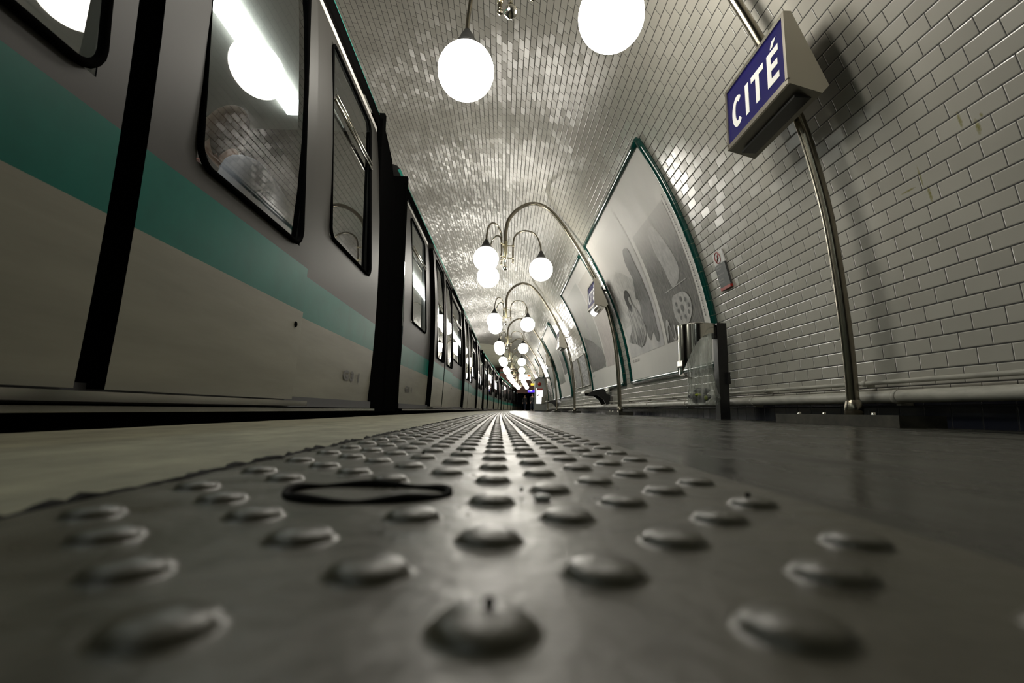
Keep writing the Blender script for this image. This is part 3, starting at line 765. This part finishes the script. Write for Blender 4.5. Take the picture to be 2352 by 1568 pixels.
# ---------------------------------------------------------------- bin with bag
t = thing('litter_bin', 'stainless steel litter ring on black square post beside the near poster', 'litter bin', B(1.93, 4.27, 0), 0, world=True)
b = MB().box(1.90, 1.985, 4.225, 4.315, -.003, .835, B); b.build('post', 'blackmetal', t)
MB().box(1.965, 1.985, 4.19, 4.235, .30, .40, B).build('latch', 'blackmetal', t)
br = MB(); br.box(1.875, 1.94, 4.235, 4.285, .70, .80, B); br.build('bracket', 'blackmetal', t)
CX, CY, RR = 1.745, 4.30, .158
def binz(a):   # lower edge of the cut steel sheet; a=0 towards the post, pi towards the track
    k = (1-math.cos(a))/2
    return .735-.36*(k**3.6)
ring = MB()
for rad, fl in ((RR, False), (RR-.003, True)):
    ring.quadgrid(lambda a, f, rad=rad: B(CX+rad*math.cos(a), CY+rad*math.sin(a), .815+(binz(a)-.815)*f), lin(0, 2*math.pi, 72), lin(0, 1, 8), flip=fl)
ring.build('steel_ring', 'chrome', t)
MB().tube([B(CX+RR*math.cos(2*math.pi*k/48), CY+RR*math.sin(2*math.pi*k/48), .817) for k in range(48)], .005, 8, closed=True).build('rim', 'chrome', t)
hk = MB()
def hook(f, wdt): 
    # strip going down from the track side of the ring and curling under the bag
    P = [(CX-RR, .50), (CX-RR, .44), (CX-RR+.004, .40), (CX-RR+.02, .372), (CX-RR+.05, .355), (CX-RR+.085, .350), (CX-RR+.11, .352)]
    k = f*(len(P)-1); i = min(int(k), len(P)-2); k -= i
    return B(P[i][0]+(P[i+1][0]-P[i][0])*k, CY+wdt, P[i][1]+(P[i+1][1]-P[i][1])*k)
hk.quadgrid(hook, lin(0, 1, 18), lin(-.06, .06, 3)); hk.quadgrid(lambda f, w2: hook(f, w2)+Vector((.003, 0, .003)), lin(0, 1, 18), lin(-.06, .06, 3), flip=True)
hk.build('curled_foot', 'chrome', t)
bag = MB(); rb = random.Random(5)
def bagp(a, f):
    z = .78-.66*f; r = .140-.04*math.sin(math.pi*min(1, f*1.1))+.0*f
    r *= 1+.05*math.sin(5*a+f*3)+.04*math.sin(9*a-f*6)+.03*math.sin(13*a)
    sq = 1-.3*max(0, (f-.9)/.1)
    return B(CX+.05*f+r*math.cos(a)*1.0, CY+r*math.sin(a)*sq, z)
bag.quadgrid(bagp, lin(0, 2*math.pi, 64), lin(0, 1, 30))
o = len(bag.v); bag.v.append(tuple(B(CX+.05, CY, .118)))
for k in range(64): bag.f.append([o, (k+1)*31+30, k*31+30]); bag.smooth.append(True); bag.uv.append([(0, 0)]*3)
tag(bag.build('refuse_bag', 'plastic'), 'clear plastic refuse bag hanging from the steel ring', 'bag')
def lump(name, mat, c, r, sc, lab, cat, seed):
    m = MB(); m.sphere((0, 0, 0), r, 16, 10, sc); rr = random.Random(seed)
    m.v = [tuple(Vector(c)+Vector(v)*(1+.22*math.sin(v[0]*90+seed)*math.cos(v[1]*80+seed*2)+.15*math.sin(v[2]*100))) for v in m.v]
    tag(m.build(name, mat), lab, cat, 'rubbish in the clear bag')
lump('crumpled_wrapper', 'darkcloth', (1.76, 4.29, .18), .058, (1.5, .9, .75), 'crumpled dark wrapper in the bag, lowest and largest', 'wrapper', 1)
lump('crumpled_wrapper', 'darkgrey', (1.80, 4.31, .235), .05, (1.4, 1, .6), 'grey crumpled wrapper in the bag, above the dark one', 'wrapper', 2)
MT['peel'] = pbr('yellow_green_peel', (.30, .36, .02), .5)
lump('fruit_peel', 'peel', (1.725, 4.215, .20), .022, (1.5, .7, .6), 'yellow green fruit peel in the bag, left of the other', 'peel', 4)
lump('fruit_peel', 'peel', (1.795, 4.225, .175), .017, (1, .7, 1), 'yellow green fruit peel in the bag, right of the other', 'peel', 5)

# ---------------------------------------------------------------- wall seats
def wall_seat(y, lab):
    t = thing('bench', lab, 'seat', B(2.1, y, .3), heading(y), 'seats fixed to the tiled wall')
    ox = 0
    s = MB(); s.prism([(-.52, .10), (-.50, .135), (-.14, .115), (-.06, .15), (-.05, .20), (-.03, .20), (-.035, .13), (-.12, .09), (-.50, .10)], -.22, .22); s.build('seat_shell', 'white' if False else 'pipe', t)
    a = MB(); a.prism([(-.43, .055), (-.43, .10), (-.30, .15), (-.16, .18), (-.12, .16), (-.10, .09), (-.02, .06), (-.02, -.10), (-.10, -.12), (-.16, -.02), (-.26, .05)], -.26, -.225); a.build('bracket', 'blackmetal', t)
    a = MB(); a.prism([(-.43, .055), (-.43, .10), (-.30, .15), (-.16, .18), (-.12, .16), (-.10, .09), (-.02, .06), (-.02, -.10), (-.10, -.12), (-.16, -.02), (-.26, .05)], .225, .26); a.build('bracket', 'blackmetal', t)
wall_seat(9.7, 'wall seat with black curved bracket under the second poster')
wall_seat(19.9, 'farther wall seat with black bracket, near the vending machine')

# ---------------------------------------------------------------- vending machine, boards and lit signs
ym = 24.2
t = thing('vending_machine', 'tall grey vending machine with red disc and poster, standing by the wall', 'vending machine', B(1.57, ym, 0), heading(ym))
c = MB(); c.prism([(-.28, -.003), (.30, -.003), (.30, 1.62), (-.12, 1.62), (-.28, 1.50)], 0, .55)
c.build('cabinet', 'machine', t)
MB().prism([(-.31, 1.49), (-.13, 1.63), (.31, 1.63), (.31, 1.66), (-.14, 1.66), (-.33, 1.51)], -.04, .57).build('hood', 'blackmetal', t)
dsk = MB(); rot = Matrix.Rotation(math.pi/2, 3, 'X'); dsk.lathe([(0, .012), (.085, .012), (.085, 0)], (-.06, 0, 1.33), 28, rot); dsk.build('red_disc', 'red', t)
MB().box(-.21, .10, -.008, 0, .38, 1.12).build('ad_panel', 'lightpanel', t)
MB().box(-.18, .10, -.012, -.008, 1.03, 1.12).build('red_header', 'red', t)
MB().poly([(-.2, -.013, .76), (-.08, -.013, .84), (-.06, -.013, .78), (-.16, -.013, .74)]).build('dark_print', 'brown', t)
dsk = MB(); dsk.lathe([(.026, .012), (.04, .014), (.04, .006)], (-.05, 0, .66), 20, rot); dsk.build('ring_print', 'red', t)
MB().prism([(.03, .36), (.24, .42), (.26, .80), (.05, .70)], -.12, 0).build('delivery_hatch', 'cream', t)
MB().box(-.28, .30, -.01, 0, .0, .06).build('plinth', 'darkgrey', t)
def hanging(name, lab, y, x0, x1, z0, z1, cat, parts, zc):
    t = thing(name, lab, cat, B((x0+x1)/2, y, z0), heading(y)); w_ = (x1-x0)/2; h_ = z1-z0
    MB().box(-w_, w_, 0, .12, 0, h_).build('casing', 'machine', t)
    for nm, mat, a, b, c_, d_, off in parts: MB().box(-w_+2*w_*a, -w_+2*w_*b, -off, 0, h_*c_, h_*d_).build(nm, mat, t)
    for s in (-.6, .6):
        xx = (x0+x1)/2+s*w_; zt = next(q[1] for q in _P if q[0] < xx and q[1] > 1)
        MB().tube([(s*w_, .06, h_), (s*w_, .06, zt-z0)], .012, 8).build('hanger_rod', 'machine', t)
hanging('display_board', 'pale hanging display board with orange end above the platform', 36.0, .32, 1.22, 2.24, 2.66, 'display board',
        [('panel', 'lightpanel', .02, .98, .05, .95, .008), ('orange_patch', 'orange', .72, .97, .55, .92, .012), ('text_bar', 'caption', .08, .62, .28, .36, .012), ('text_bar', 'caption', .58, .80, .27, .38, .013), ('text_bar', 'caption', .2, .5, .62, .68, .012)], 3)
hanging('exit_sign', 'small lit yellow hanging sign far along the platform', 46.5, 1.12, 1.62, 2.36, 2.58, 'sign', [('panel', 'yellow', .02, .98, .06, .94, .008)], 3)
hanging('destination_sign', 'small lit blue sign with white letters above the dark passage', 54.0, .60, 1.42, 1.98, 2.25, 'sign',
        [('panel', 'bluelit', .02, .98, .06, .94, .008), ('lettering', 'whitelit', .06, .12, .35, .8, .012), ('lettering', 'whitelit', .24, .62, .4, .8, .012)], 3)

# ---------------------------------------------------------------- people
def skin_body(name, mat, joints, edges, parent, lvl=2, root=0):
    me = bpy.data.meshes.new(name); me.from_pydata([j[:3] for j in joints], edges, [])
    ob = bpy.data.objects.new(name, me); COL.objects.link(ob); me.materials.append(MT[mat]); 
    if parent: ob.parent = parent
    md = ob.modifiers.new('skin', 'SKIN')
    sv = me.skin_vertices[0].data if me.skin_vertices else None
    if sv is None:
        bm = bmesh.new(); bm.from_mesh(me); bm.verts.layers.skin.verify(); bm.to_mesh(me); bm.free(); sv = me.skin_vertices[0].data
    for i, j in enumerate(joints):
        r = j[3]; sv[i].radius = (r, r) if not isinstance(r, tuple) else r
        sv[i].use_root = (i == root)
    md.use_smooth_shade = True
    ob.modifiers.new('sub', 'SUBSURF').levels = lvl; ob.modifiers['sub'].render_levels = lvl
    return ob
def hand_joints(J, E, wrist, d, up, s):
    """five separate curled fingers rooted in the palm"""
    d = Vector(d).normalized(); up = Vector(up).normalized(); side = d.cross(up)*s; w0 = Vector(J[wrist][:3])
    J.append((*(w0+d*.05), .026)); pm = len(J)-1; E.append((wrist, pm))
    for k, (off, ln) in enumerate(((-.028, .055), (-.010, .066), (.010, .062), (.028, .048))):
        a = w0+d*.085+side*off; J.append((*a, .0105)); i = len(J)-1; E.append((pm, i))
        J.append((*(a+d*ln*.55-up*.012), .0095)); J.append((*(a+d*ln*.8-up*.035), .008)); E += [(i, i+1), (i+1, i+2)]
    a = w0+d*.035-side*.035; J.append((*a, .012)); i = len(J)-1; E.append((pm, i)); J.append((*(a+d*.035-side*.018), .010)); J.append((*(a+d*.06-side*.02-up*.01), .009)); E += [(i, i+1), (i+1, i+2)]
def head_parts(t, c, face, hair_mat, hs=1):
    f = Vector(face).normalized(); sd = f.cross(Vector((0, 0, 1))).normalized(); c = Vector(c)
    h = MB(); h.sphere((0, 0, 0), .112*hs, 24, 16, (1, 1, 1.12))
    h.v = [tuple(c+sd*(v[0]*1.04)+f*(-.028+v[1]*1.12)+Vector((0, 0, v[2]+.025))) for v in [Vector(q) for q in h.v] if True]
    # keep the face open: hair only behind and above
    keep = []
    for fc, s, u in zip(h.f, h.smooth, h.uv):
        m = sum((Vector(h.v[i]) for i in fc), Vector())/len(fc)-c
        if not (m.dot(f) > .045 and m.z < .065) and not (m.z < -.09): keep.append((fc, s, u))
    h.f = [k[0] for k in keep]; h.smooth = [k[1] for k in keep]; h.uv = [k[2] for k in keep]
    h.build('hair', hair_mat, t)
    e = MB()
    for s in (-1, 1): e.sphere(c+f*.088+sd*(.032*s)+Vector((0, 0, .012)), .010, 10, 8)
    e.build('eye', 'caption', t)
    m = MB().sphere(c+f*.088+Vector((0, 0, -.045)), .02, 10, 6, (1, 1, .3)); m.build('mouth', 'red', t)
def passenger():
    # seated by the window of the near car, bending slightly forward
    x, y = -1.23, 2.62; z0 = .50
    t = thing('person', 'brown haired passenger in pale lilac jacket, back turned, behind the near train window', 'person', (x, y, .15), -1.25); t.scale = (1.08, 1.08, 1.08)
    J = [(0, 0, .48, .15), (0, -.02, .66, .155), (0, -.08, .86, .165), (0, -.14, 1.00, .12), (0, -.19, 1.07, .055), (0, -.25, 1.13, .072), (0, -.29, 1.20, .080), (0, -.30, 1.26, .062)]
    E = [(i, i+1) for i in range(7)]
    def add(p, j): J.append(j); E.append((p, len(J)-1)); return len(J)-1
    for s in (-1, 1):
        a = add(3, (s*.19, -.13, .98, .068)); b = add(a, (s*.24, -.2, .74, .055)); c_ = add(b, (s*.16, -.40, .66, .038)); c2 = add(c_, (s*.13, -.44, .655, .028)); hand_joints(J, E, c2, (-.2*s, -1, -.1), (0, 0, 1), s)
        a = add(0, (s*.1, -.05, .45, .098)); b = add(a, (s*.11, -.46, .46, .068)); c_ = add(b, (s*.11, -.45, .08, .042)); add(c_, (s*.11, -.60, .04, .038))
    bd = skin_body('body', 'skin', J, E, t)
    # nose and ears
    m = MB().sphere((0, -.375, 1.155), .014, 10, 8, (1, 1.2, 1.4)); m.sphere((.09, -.28, 1.17), .02, 8, 6, (.5, 1, 1.5)); m.sphere((-.09, -.28, 1.17), .02, 8, 6, (.5, 1, 1.5)); m.build('nose_and_ears', 'skin', t)
    Jj = [(0, 0, .46, .175), (0, -.02, .66, .18), (0, -.08, .86, .19), (0, -.135, 1.0, .15), (0, -.165, 1.06, .085)]; Ej = [(0, 1), (1, 2), (2, 3), (3, 4)]
    for s in (-1, 1):
        k = len(Jj); Jj += [(s*.20, -.13, .98, .092), (s*.25, -.2, .74, .075), (s*.16, -.39, .665, .052)]; Ej += [(3, k), (k, k+1), (k+1, k+2)]
    skin_body('jacket', 'jacket', Jj, Ej, t)
    Jt = [(0, 0, .46, .165)]; Et = []
    for s in (-1, 1):
        k = len(Jt); Jt += [(s*.1, -.05, .45, .115), (s*.11, -.46, .46, .083), (s*.11, -.45, .12, .06)]; Et += [(0, k), (k, k+1), (k+1, k+2)]
    skin_body('trousers', 'trouser', Jt, Et, t)
    head_parts(t, (0, -.29, 1.19), (0, -1, -.75), 'hair', 1.15)
passenger()
def stander(loc, rz, lab, step, coat, head):
    t = thing('person', lab, 'person', loc, rz)
    def jj(g=0):
        J = [(0, 0, .95, .13+g), (0, .0, 1.12, .125+g), (0, 0, 1.32, .14+g), (0, 0, 1.43, .10+g)]
        E = [(0, 1), (1, 2), (2, 3)]
        return J, E
    J, E = jj(); J += [(0, 0, 1.49, .05), (0, -.01, 1.56, .07), (0, -.015, 1.63, .08), (0, -.01, 1.69, .06)]; E += [(3, 4), (4, 5), (5, 6), (6, 7)]
    def add(p, j): J.append(j); E.append((p, len(J)-1)); return len(J)-1
    for s in (-1, 1):
        a = add(3, (s*.19, 0, 1.40, .055)); b = add(a, (s*.23, -.02, 1.12, .043)); c = add(b, (s*.22, -.12, .88, .03)); hand_joints(J, E, c, (0, -.3, -1), (0, -1, .3), s)
        a = add(0, (s*.09, 0, .86, .09)); b = add(a, (s*.10, -s*step, .48, .06)); c = add(b, (s*.10, -s*step+.03, .10, .04)); add(c, (s*.10, -s*step-.12, .05, .036))
    skin_body('body', 'skin', J, E, t, 1)
    Jc, Ec = jj(.03); Jc.append((0, 0, .78, .17)); Ec.append((0, 4))
    for s in (-1, 1):
        k = len(Jc); Jc += [(s*.19, 0, 1.40, .075), (s*.23, -.02, 1.12, .06), (s*.22, -.11, .91, .045)]; Ec += [(3, k), (k, k+1), (k+1, k+2)]
    skin_body('coat', coat, Jc, Ec, t, 1)
    Jt = [(0, 0, .9, .15)]; Et = []
    for s in (-1, 1):
        k = len(Jt); Jt += [(s*.09, 0, .84, .105), (s*.10, -s*step, .48, .075), (s*.10, -s*step+.03, .09, .055)]; Et += [(0, k), (k, k+1), (k+1, k+2)]
    skin_body('trousers', 'trouser', Jt, Et, t, 1)
    head_parts(t, (0, -.015, 1.62), (0, -1, 0), head)
stander(B(1.18, 52.0, 0), .2, 'person in dark coat standing at the dark passage, beside the vending machine edge', .12, 'darkcloth', 'darkcloth')
stander(B(.25, 55.5, 0), -.3, 'person in dark coat walking near the far end of the train', .18, 'darkcloth', 'hair')

# ---------------------------------------------------------------- metro train
CL, GAP = 15.6, 1.17
PITCH = 16.8
DOORS = [1.74, 6.65, 11.63]; DW = 2.44
def bx(z): return -(.99+.04*(z-1)**2)
def dx(z): return -(.93+.04*(z-1)**2)
ZLEV = [.085, .30, .50, .60, .715, .86, 1.04, 1.3, 1.6, 1.9, 2.1, 2.28, 2.42]
def side_patch(mb, fx, ya, yb, za, zb, th=0):
    zz = sorted({za, zb, *[z for z in ZLEV if za < z < zb]})
    mb.quadgrid(lambda z, y: (fx(z), y, z), zz, [ya, yb], flip=True)
def band_parts(mb3, fx, ya, yb, holes, ztop=2.42):
    """white / jade / silver bands of a side panel between ya and yb, leaving window holes (y0,y1,z0,z1)"""
    side_patch(mb3[0], fx, ya, yb, .085, .50); side_patch(mb3[1], fx, ya, yb, .50, .715)
    if not holes: side_patch(mb3[2], fx, ya, yb, .715, ztop); return
    (a, b, c, d) = holes[0]
    side_patch(mb3[2], fx, ya, yb, .715, c); side_patch(mb3[2], fx, ya, yb, d, ztop)
    side_patch(mb3[2], fx, ya, a, c, d); side_patch(mb3[2], fx, b, yb, c, d)
def rrect(a, b, c, d, r=.07, n=5):
    o = []
    for cx, cz, a0 in ((b-r, d-r, 0), (a+r, d-r, 90), (a+r, c+r, 180), (b-r, c+r, 270)):
        for k in range(n+1):
            t_ = math.radians(a0+90*k/n); o.append((cx+r*math.cos(t_), cz+r*math.sin(t_)))
    return o
def window(parent, fx, a, b, c, d, hopper=False, name='window'):
    f = MB(); P = rrect(a, b, c, d)
    f.tube([(fx(z)+.006, y, z) for y, z in P], .010, 8, closed=True)
    fill = rrect(a, b, c, d)
    w_ = f.build(name+'_gasket', 'black', parent)
    g = MB(); g.quadgrid(lambda z, y: (-1.012-.045*(z-c)/(d-c), y, z), [c, d], [a, b], flip=True); g.build('window_pane', 'glass', w_)
    if hopper:
        h = MB(); zh = 1.90; h.tube([(fx(zh)+.006, y, zh) for y in (a, b)], .010, 8); h.tube([(fx(zh)+.012, y, zh+.03) for y in (a+.02, b-.02)], .008, 8); h.build('hopper_rail', 'chrome', w_)
        h = MB(); h.quadgrid(lambda z, y: (fx(z)-.016, y, z), [zh+.01, 2.1, d-.02], [a+.03, b-.03]); 
    return w_
def build_car():
    t = thing('metro_car', 'x', 'metro car')
    segs = []; y = 0
    for d0 in DOORS: segs.append(('w', y, d0)); segs.append(('d', d0, d0+DW)); y = d0+DW
    segs.append(('w', y, CL))
    for k, a, b in segs:
        W3 = [MB(), MB(), MB()]
        if k == 'w':
            if a == 0: h = (.42, 1.36)
            elif b == CL: h = (CL-1.17, CL-.27)
            else: h = (a+.28, b-.28)
            band_parts(W3, bx, a, b, [(h[0], h[1], 1.035, 2.28)])
            window(t, bx, h[0], h[1], 1.035, 2.28, True, 'body_window')
        else:
            side_patch(W3[2], bx, a, b, 2.34, 2.42)
        for m, nm, mt in zip(W3, ('lower_panel', 'stripe_band', 'upper_panel'), ('cream', 'teal', 'silver')):
            if m.v: m.build(nm, mt, t)
    # doors: two leaves each, standing proud of the body
    for d0 in DOORS:
        for k in (0, 1):
            a = d0+.03+k*(DW/2-.015); b = a+DW/2-.045
            L3 = [MB(), MB(), MB()]; wa, wb = (a+.27, b-.12) if k == 0 else (a+.23, b-.15)
            band_parts(L3, dx, a+.03, b-.03, [(wa, wb, .79, 2.27)], 2.34)
            e = MB()
            for yy_, s in ((a, 1), (b, -1)):
                e.quadgrid(lambda z, q, yy_=yy_, s=s: (dx(z)+(-.11*(1-q)), yy_+s*(.03*q), z) if True else None, [.085]+[z for z in ZLEV if .085 < z < 2.34]+[2.34], [0, .8, 1], flip=(s > 0))
            e.quadgrid(lambda z, q: (dx(z)-.10*q, a+.0, z), [2.34, 2.342], [0, 1])
            leaf = e.build('door_leaf', 'black', t)
            for m, nm, mt in zip(L3, ('door_lower_panel', 'door_stripe', 'door_upper_panel'), ('cream', 'teal', 'silver')): m.build(nm, mt, leaf)
            if k == 1: MB().lathe([(0, .004), (.012, .004), (.014, 0)], (dx(.43), b-.10, .43), 16, Matrix.Rotation(math.pi/2, 3, 'Y')).build('door_lock', 'black', leaf)
            f = MB(); f.tube([(dx(z)+.006, y_, z) for y_, z in rrect(wa, wb, .79, 2.27)], .011, 8, closed=True); f.build('door_gasket', 'black', leaf)
            g = MB(); g.quadgrid(lambda z, y_: (dx(z)-.012, y_, z), sorted({.79, 2.27, *[q for q in ZLEV if .79 < q < 2.27]}), [wa, wb], flip=True); g.build('door_pane', 'glass', leaf)
        MB().box(-1.02, -.915, d0+.0, d0+DW, .055, .078).build('door_sill', 'chrome', t)
        MB().prism([(-1.06, 2.34), (-.985, 2.34), (-.99, 2.40), (-1.06, 2.42)], d0, d0+DW).build('door_header', 'silver', t)
    # roof edge: black gutter, jade cornice, curved roof
    MB().prism([(-1.055, 2.42), (-1.045, 2.43), (-1.05, 2.53), (-1.075, 2.53)], 0, CL).build('gutter', 'black', t)
    MB().prism([(-1.06, 2.53), (-1.05, 2.535), (-1.10, 2.66), (-1.13, 2.65)], 0, CL).build('cornice', 'jade', t)
    rf = MB(); rf.quadgrid(lambda a, y_: (-2.15-1.05*math.cos(a), y_, 2.655+.16*math.sin(a)), lin(0, math.pi, 12), [0, CL])
    rf.build('roof', 'silver', t)
    # far side wall with window openings, ends, floor, underframe
    fs = MB()
    def fx(z): return -(4.3-.99)+.04*(z-1)**2
    side_patch(fs, fx, 0, CL, .085, 1.04); side_patch(fs, fx, 0, CL, 2.15, 2.6)
    ycuts = [0, .45, 1.4]+[v for d0 in DOORS for v in (d0+.3, d0+1.1, d0+1.4, d0+2.2)]+[CL-1.4, CL-.45, CL]
    for i in range(0, len(ycuts)-1, 2): side_patch(fs, fx, ycuts[i], ycuts[i+1], 1.04, 2.15)
    fs.build('far_side', 'carwhite', t)
    MB().box(-3.3, -1.0, 0, CL, .05, .10).build('car_floor', 'carfloor', t)
    MB().box(-3.28, -1.06, .02, CL-.02, 2.36, 2.40).build('car_ceiling', 'carwhite', t)
    for yy_ in (0, CL):
        s = -1 if yy_ == 0 else 1
        MB().box(-3.3, -1.005, min(yy_, yy_+s*.05), max(yy_, yy_+s*.05), .05, 2.55).build('end_wall', 'black', t)
        # rubber wind fairing between cars
        pr = [(yy_, .02), (yy_+s*.50, .02), (yy_+s*.50, 2.22), (yy_+s*.40, 2.34), (yy_, 2.50)]
        f = MB(); k = len(f.v)
        for x_ in (-1.10, -1.02): f.v += [(x_, a, b) for a, b in pr]
        n = 5; f.f.append(list(range(n))); f.f.append([n+i for i in range(n)][::-1])
        for i in range(n): j = (i+1) % n; f.f.append([i, n+i, n+j, j])
        f.smooth += [False]*(n+2); f.uv += [[(0, 0)]*n]*2+[[(0, 0)]*4]*n
        f.build('wind_fairing', 'black', t)
    MB().box(-3.25, -1.01, 0, CL, -.9, .05).build('underframe', 'black', t)
    MB().box(-1.00, -.965, .0, CL, .03, .045).build('sill_strip', 'chrome', t)
    MB().box(-2.6, -1.7, -.6, 0, .1, 2.2).build('gangway', 'black', t)
    # light strips, hand poles, seats
    for x_ in (-1.62,): MB().box(x_-.07, x_+.07, .3, CL-.3, 2.32, 2.355).build('light_strip', 'carlight', t)
    for y_ in [d0+dd for d0 in DOORS for dd in (-.05, DW/2, DW+.05)]: MB().tube([(-1.9, y_, .10), (-1.9, y_, 2.36)], .016, 10).build('hand_pole', 'chrome', t)
    for a, b in ((.25, 1.5), (4.5, 6.3), (9.4, 11.1), (14.1, 15.3)):
        for x_ in (-1.1, -3.2):
            sg = 1 if x_ > -2 else -1
            m = MB(); m.box(min(x_, x_-sg*.45), max(x_, x_-sg*.45), a, b, .45, .53); m.box(min(x_, x_-sg*.08), max(x_, x_-sg*.08), a, b, .53, .98)
            m.build('seat_bench', 'seat', t)
    # number plate
        return t
car0 = build_car()
car_labels = ['nearest metro car at the left, teal stripe and large door windows', 'second metro car, starting past the black gap', 'third metro car from the camera along the platform',
              'fourth metro car, where the train bends right', 'farthest metro car, passing under the brown wall']
starts = [3.95-CL]+[5.13+PITCH*i for i in range(4)]
for i, y in enumerate(starts):
    o = car0 if i == 0 else copy_tree(car0)
    yc = y+CL/2; a = heading(yc); c = B(0, yc, 0)+Vector((.018 if i else 0, 0, 0))
    if i == 0: yc = 1.5; a = 0; c = B(0, 1.5, 0); o.location = (0, y, 0)
    else:
        o.location = c-Matrix.Rotation(a, 3, 'Z') @ Vector((0, CL/2, 0)); o.rotation_euler = (0, 0, a)
    tag(o, car_labels[i], 'metro car', 'cars of the metro train')
    if i < 2:
        m = MB(); yy_ = 3.06+CL-3.95 if i == 0 else .42
        yy_ = 3.25+CL-3.95 if i == 0 else .32
        for k, ch in enumerate('G31'):
            m = MB(); text_on(m, ch, .085, lambda a_, b_: (bx(.24+b_)+.004, yy_+.16*k+a_, .235+b_), 2.0, .004)
            m.build('number_character', 'caption', o)
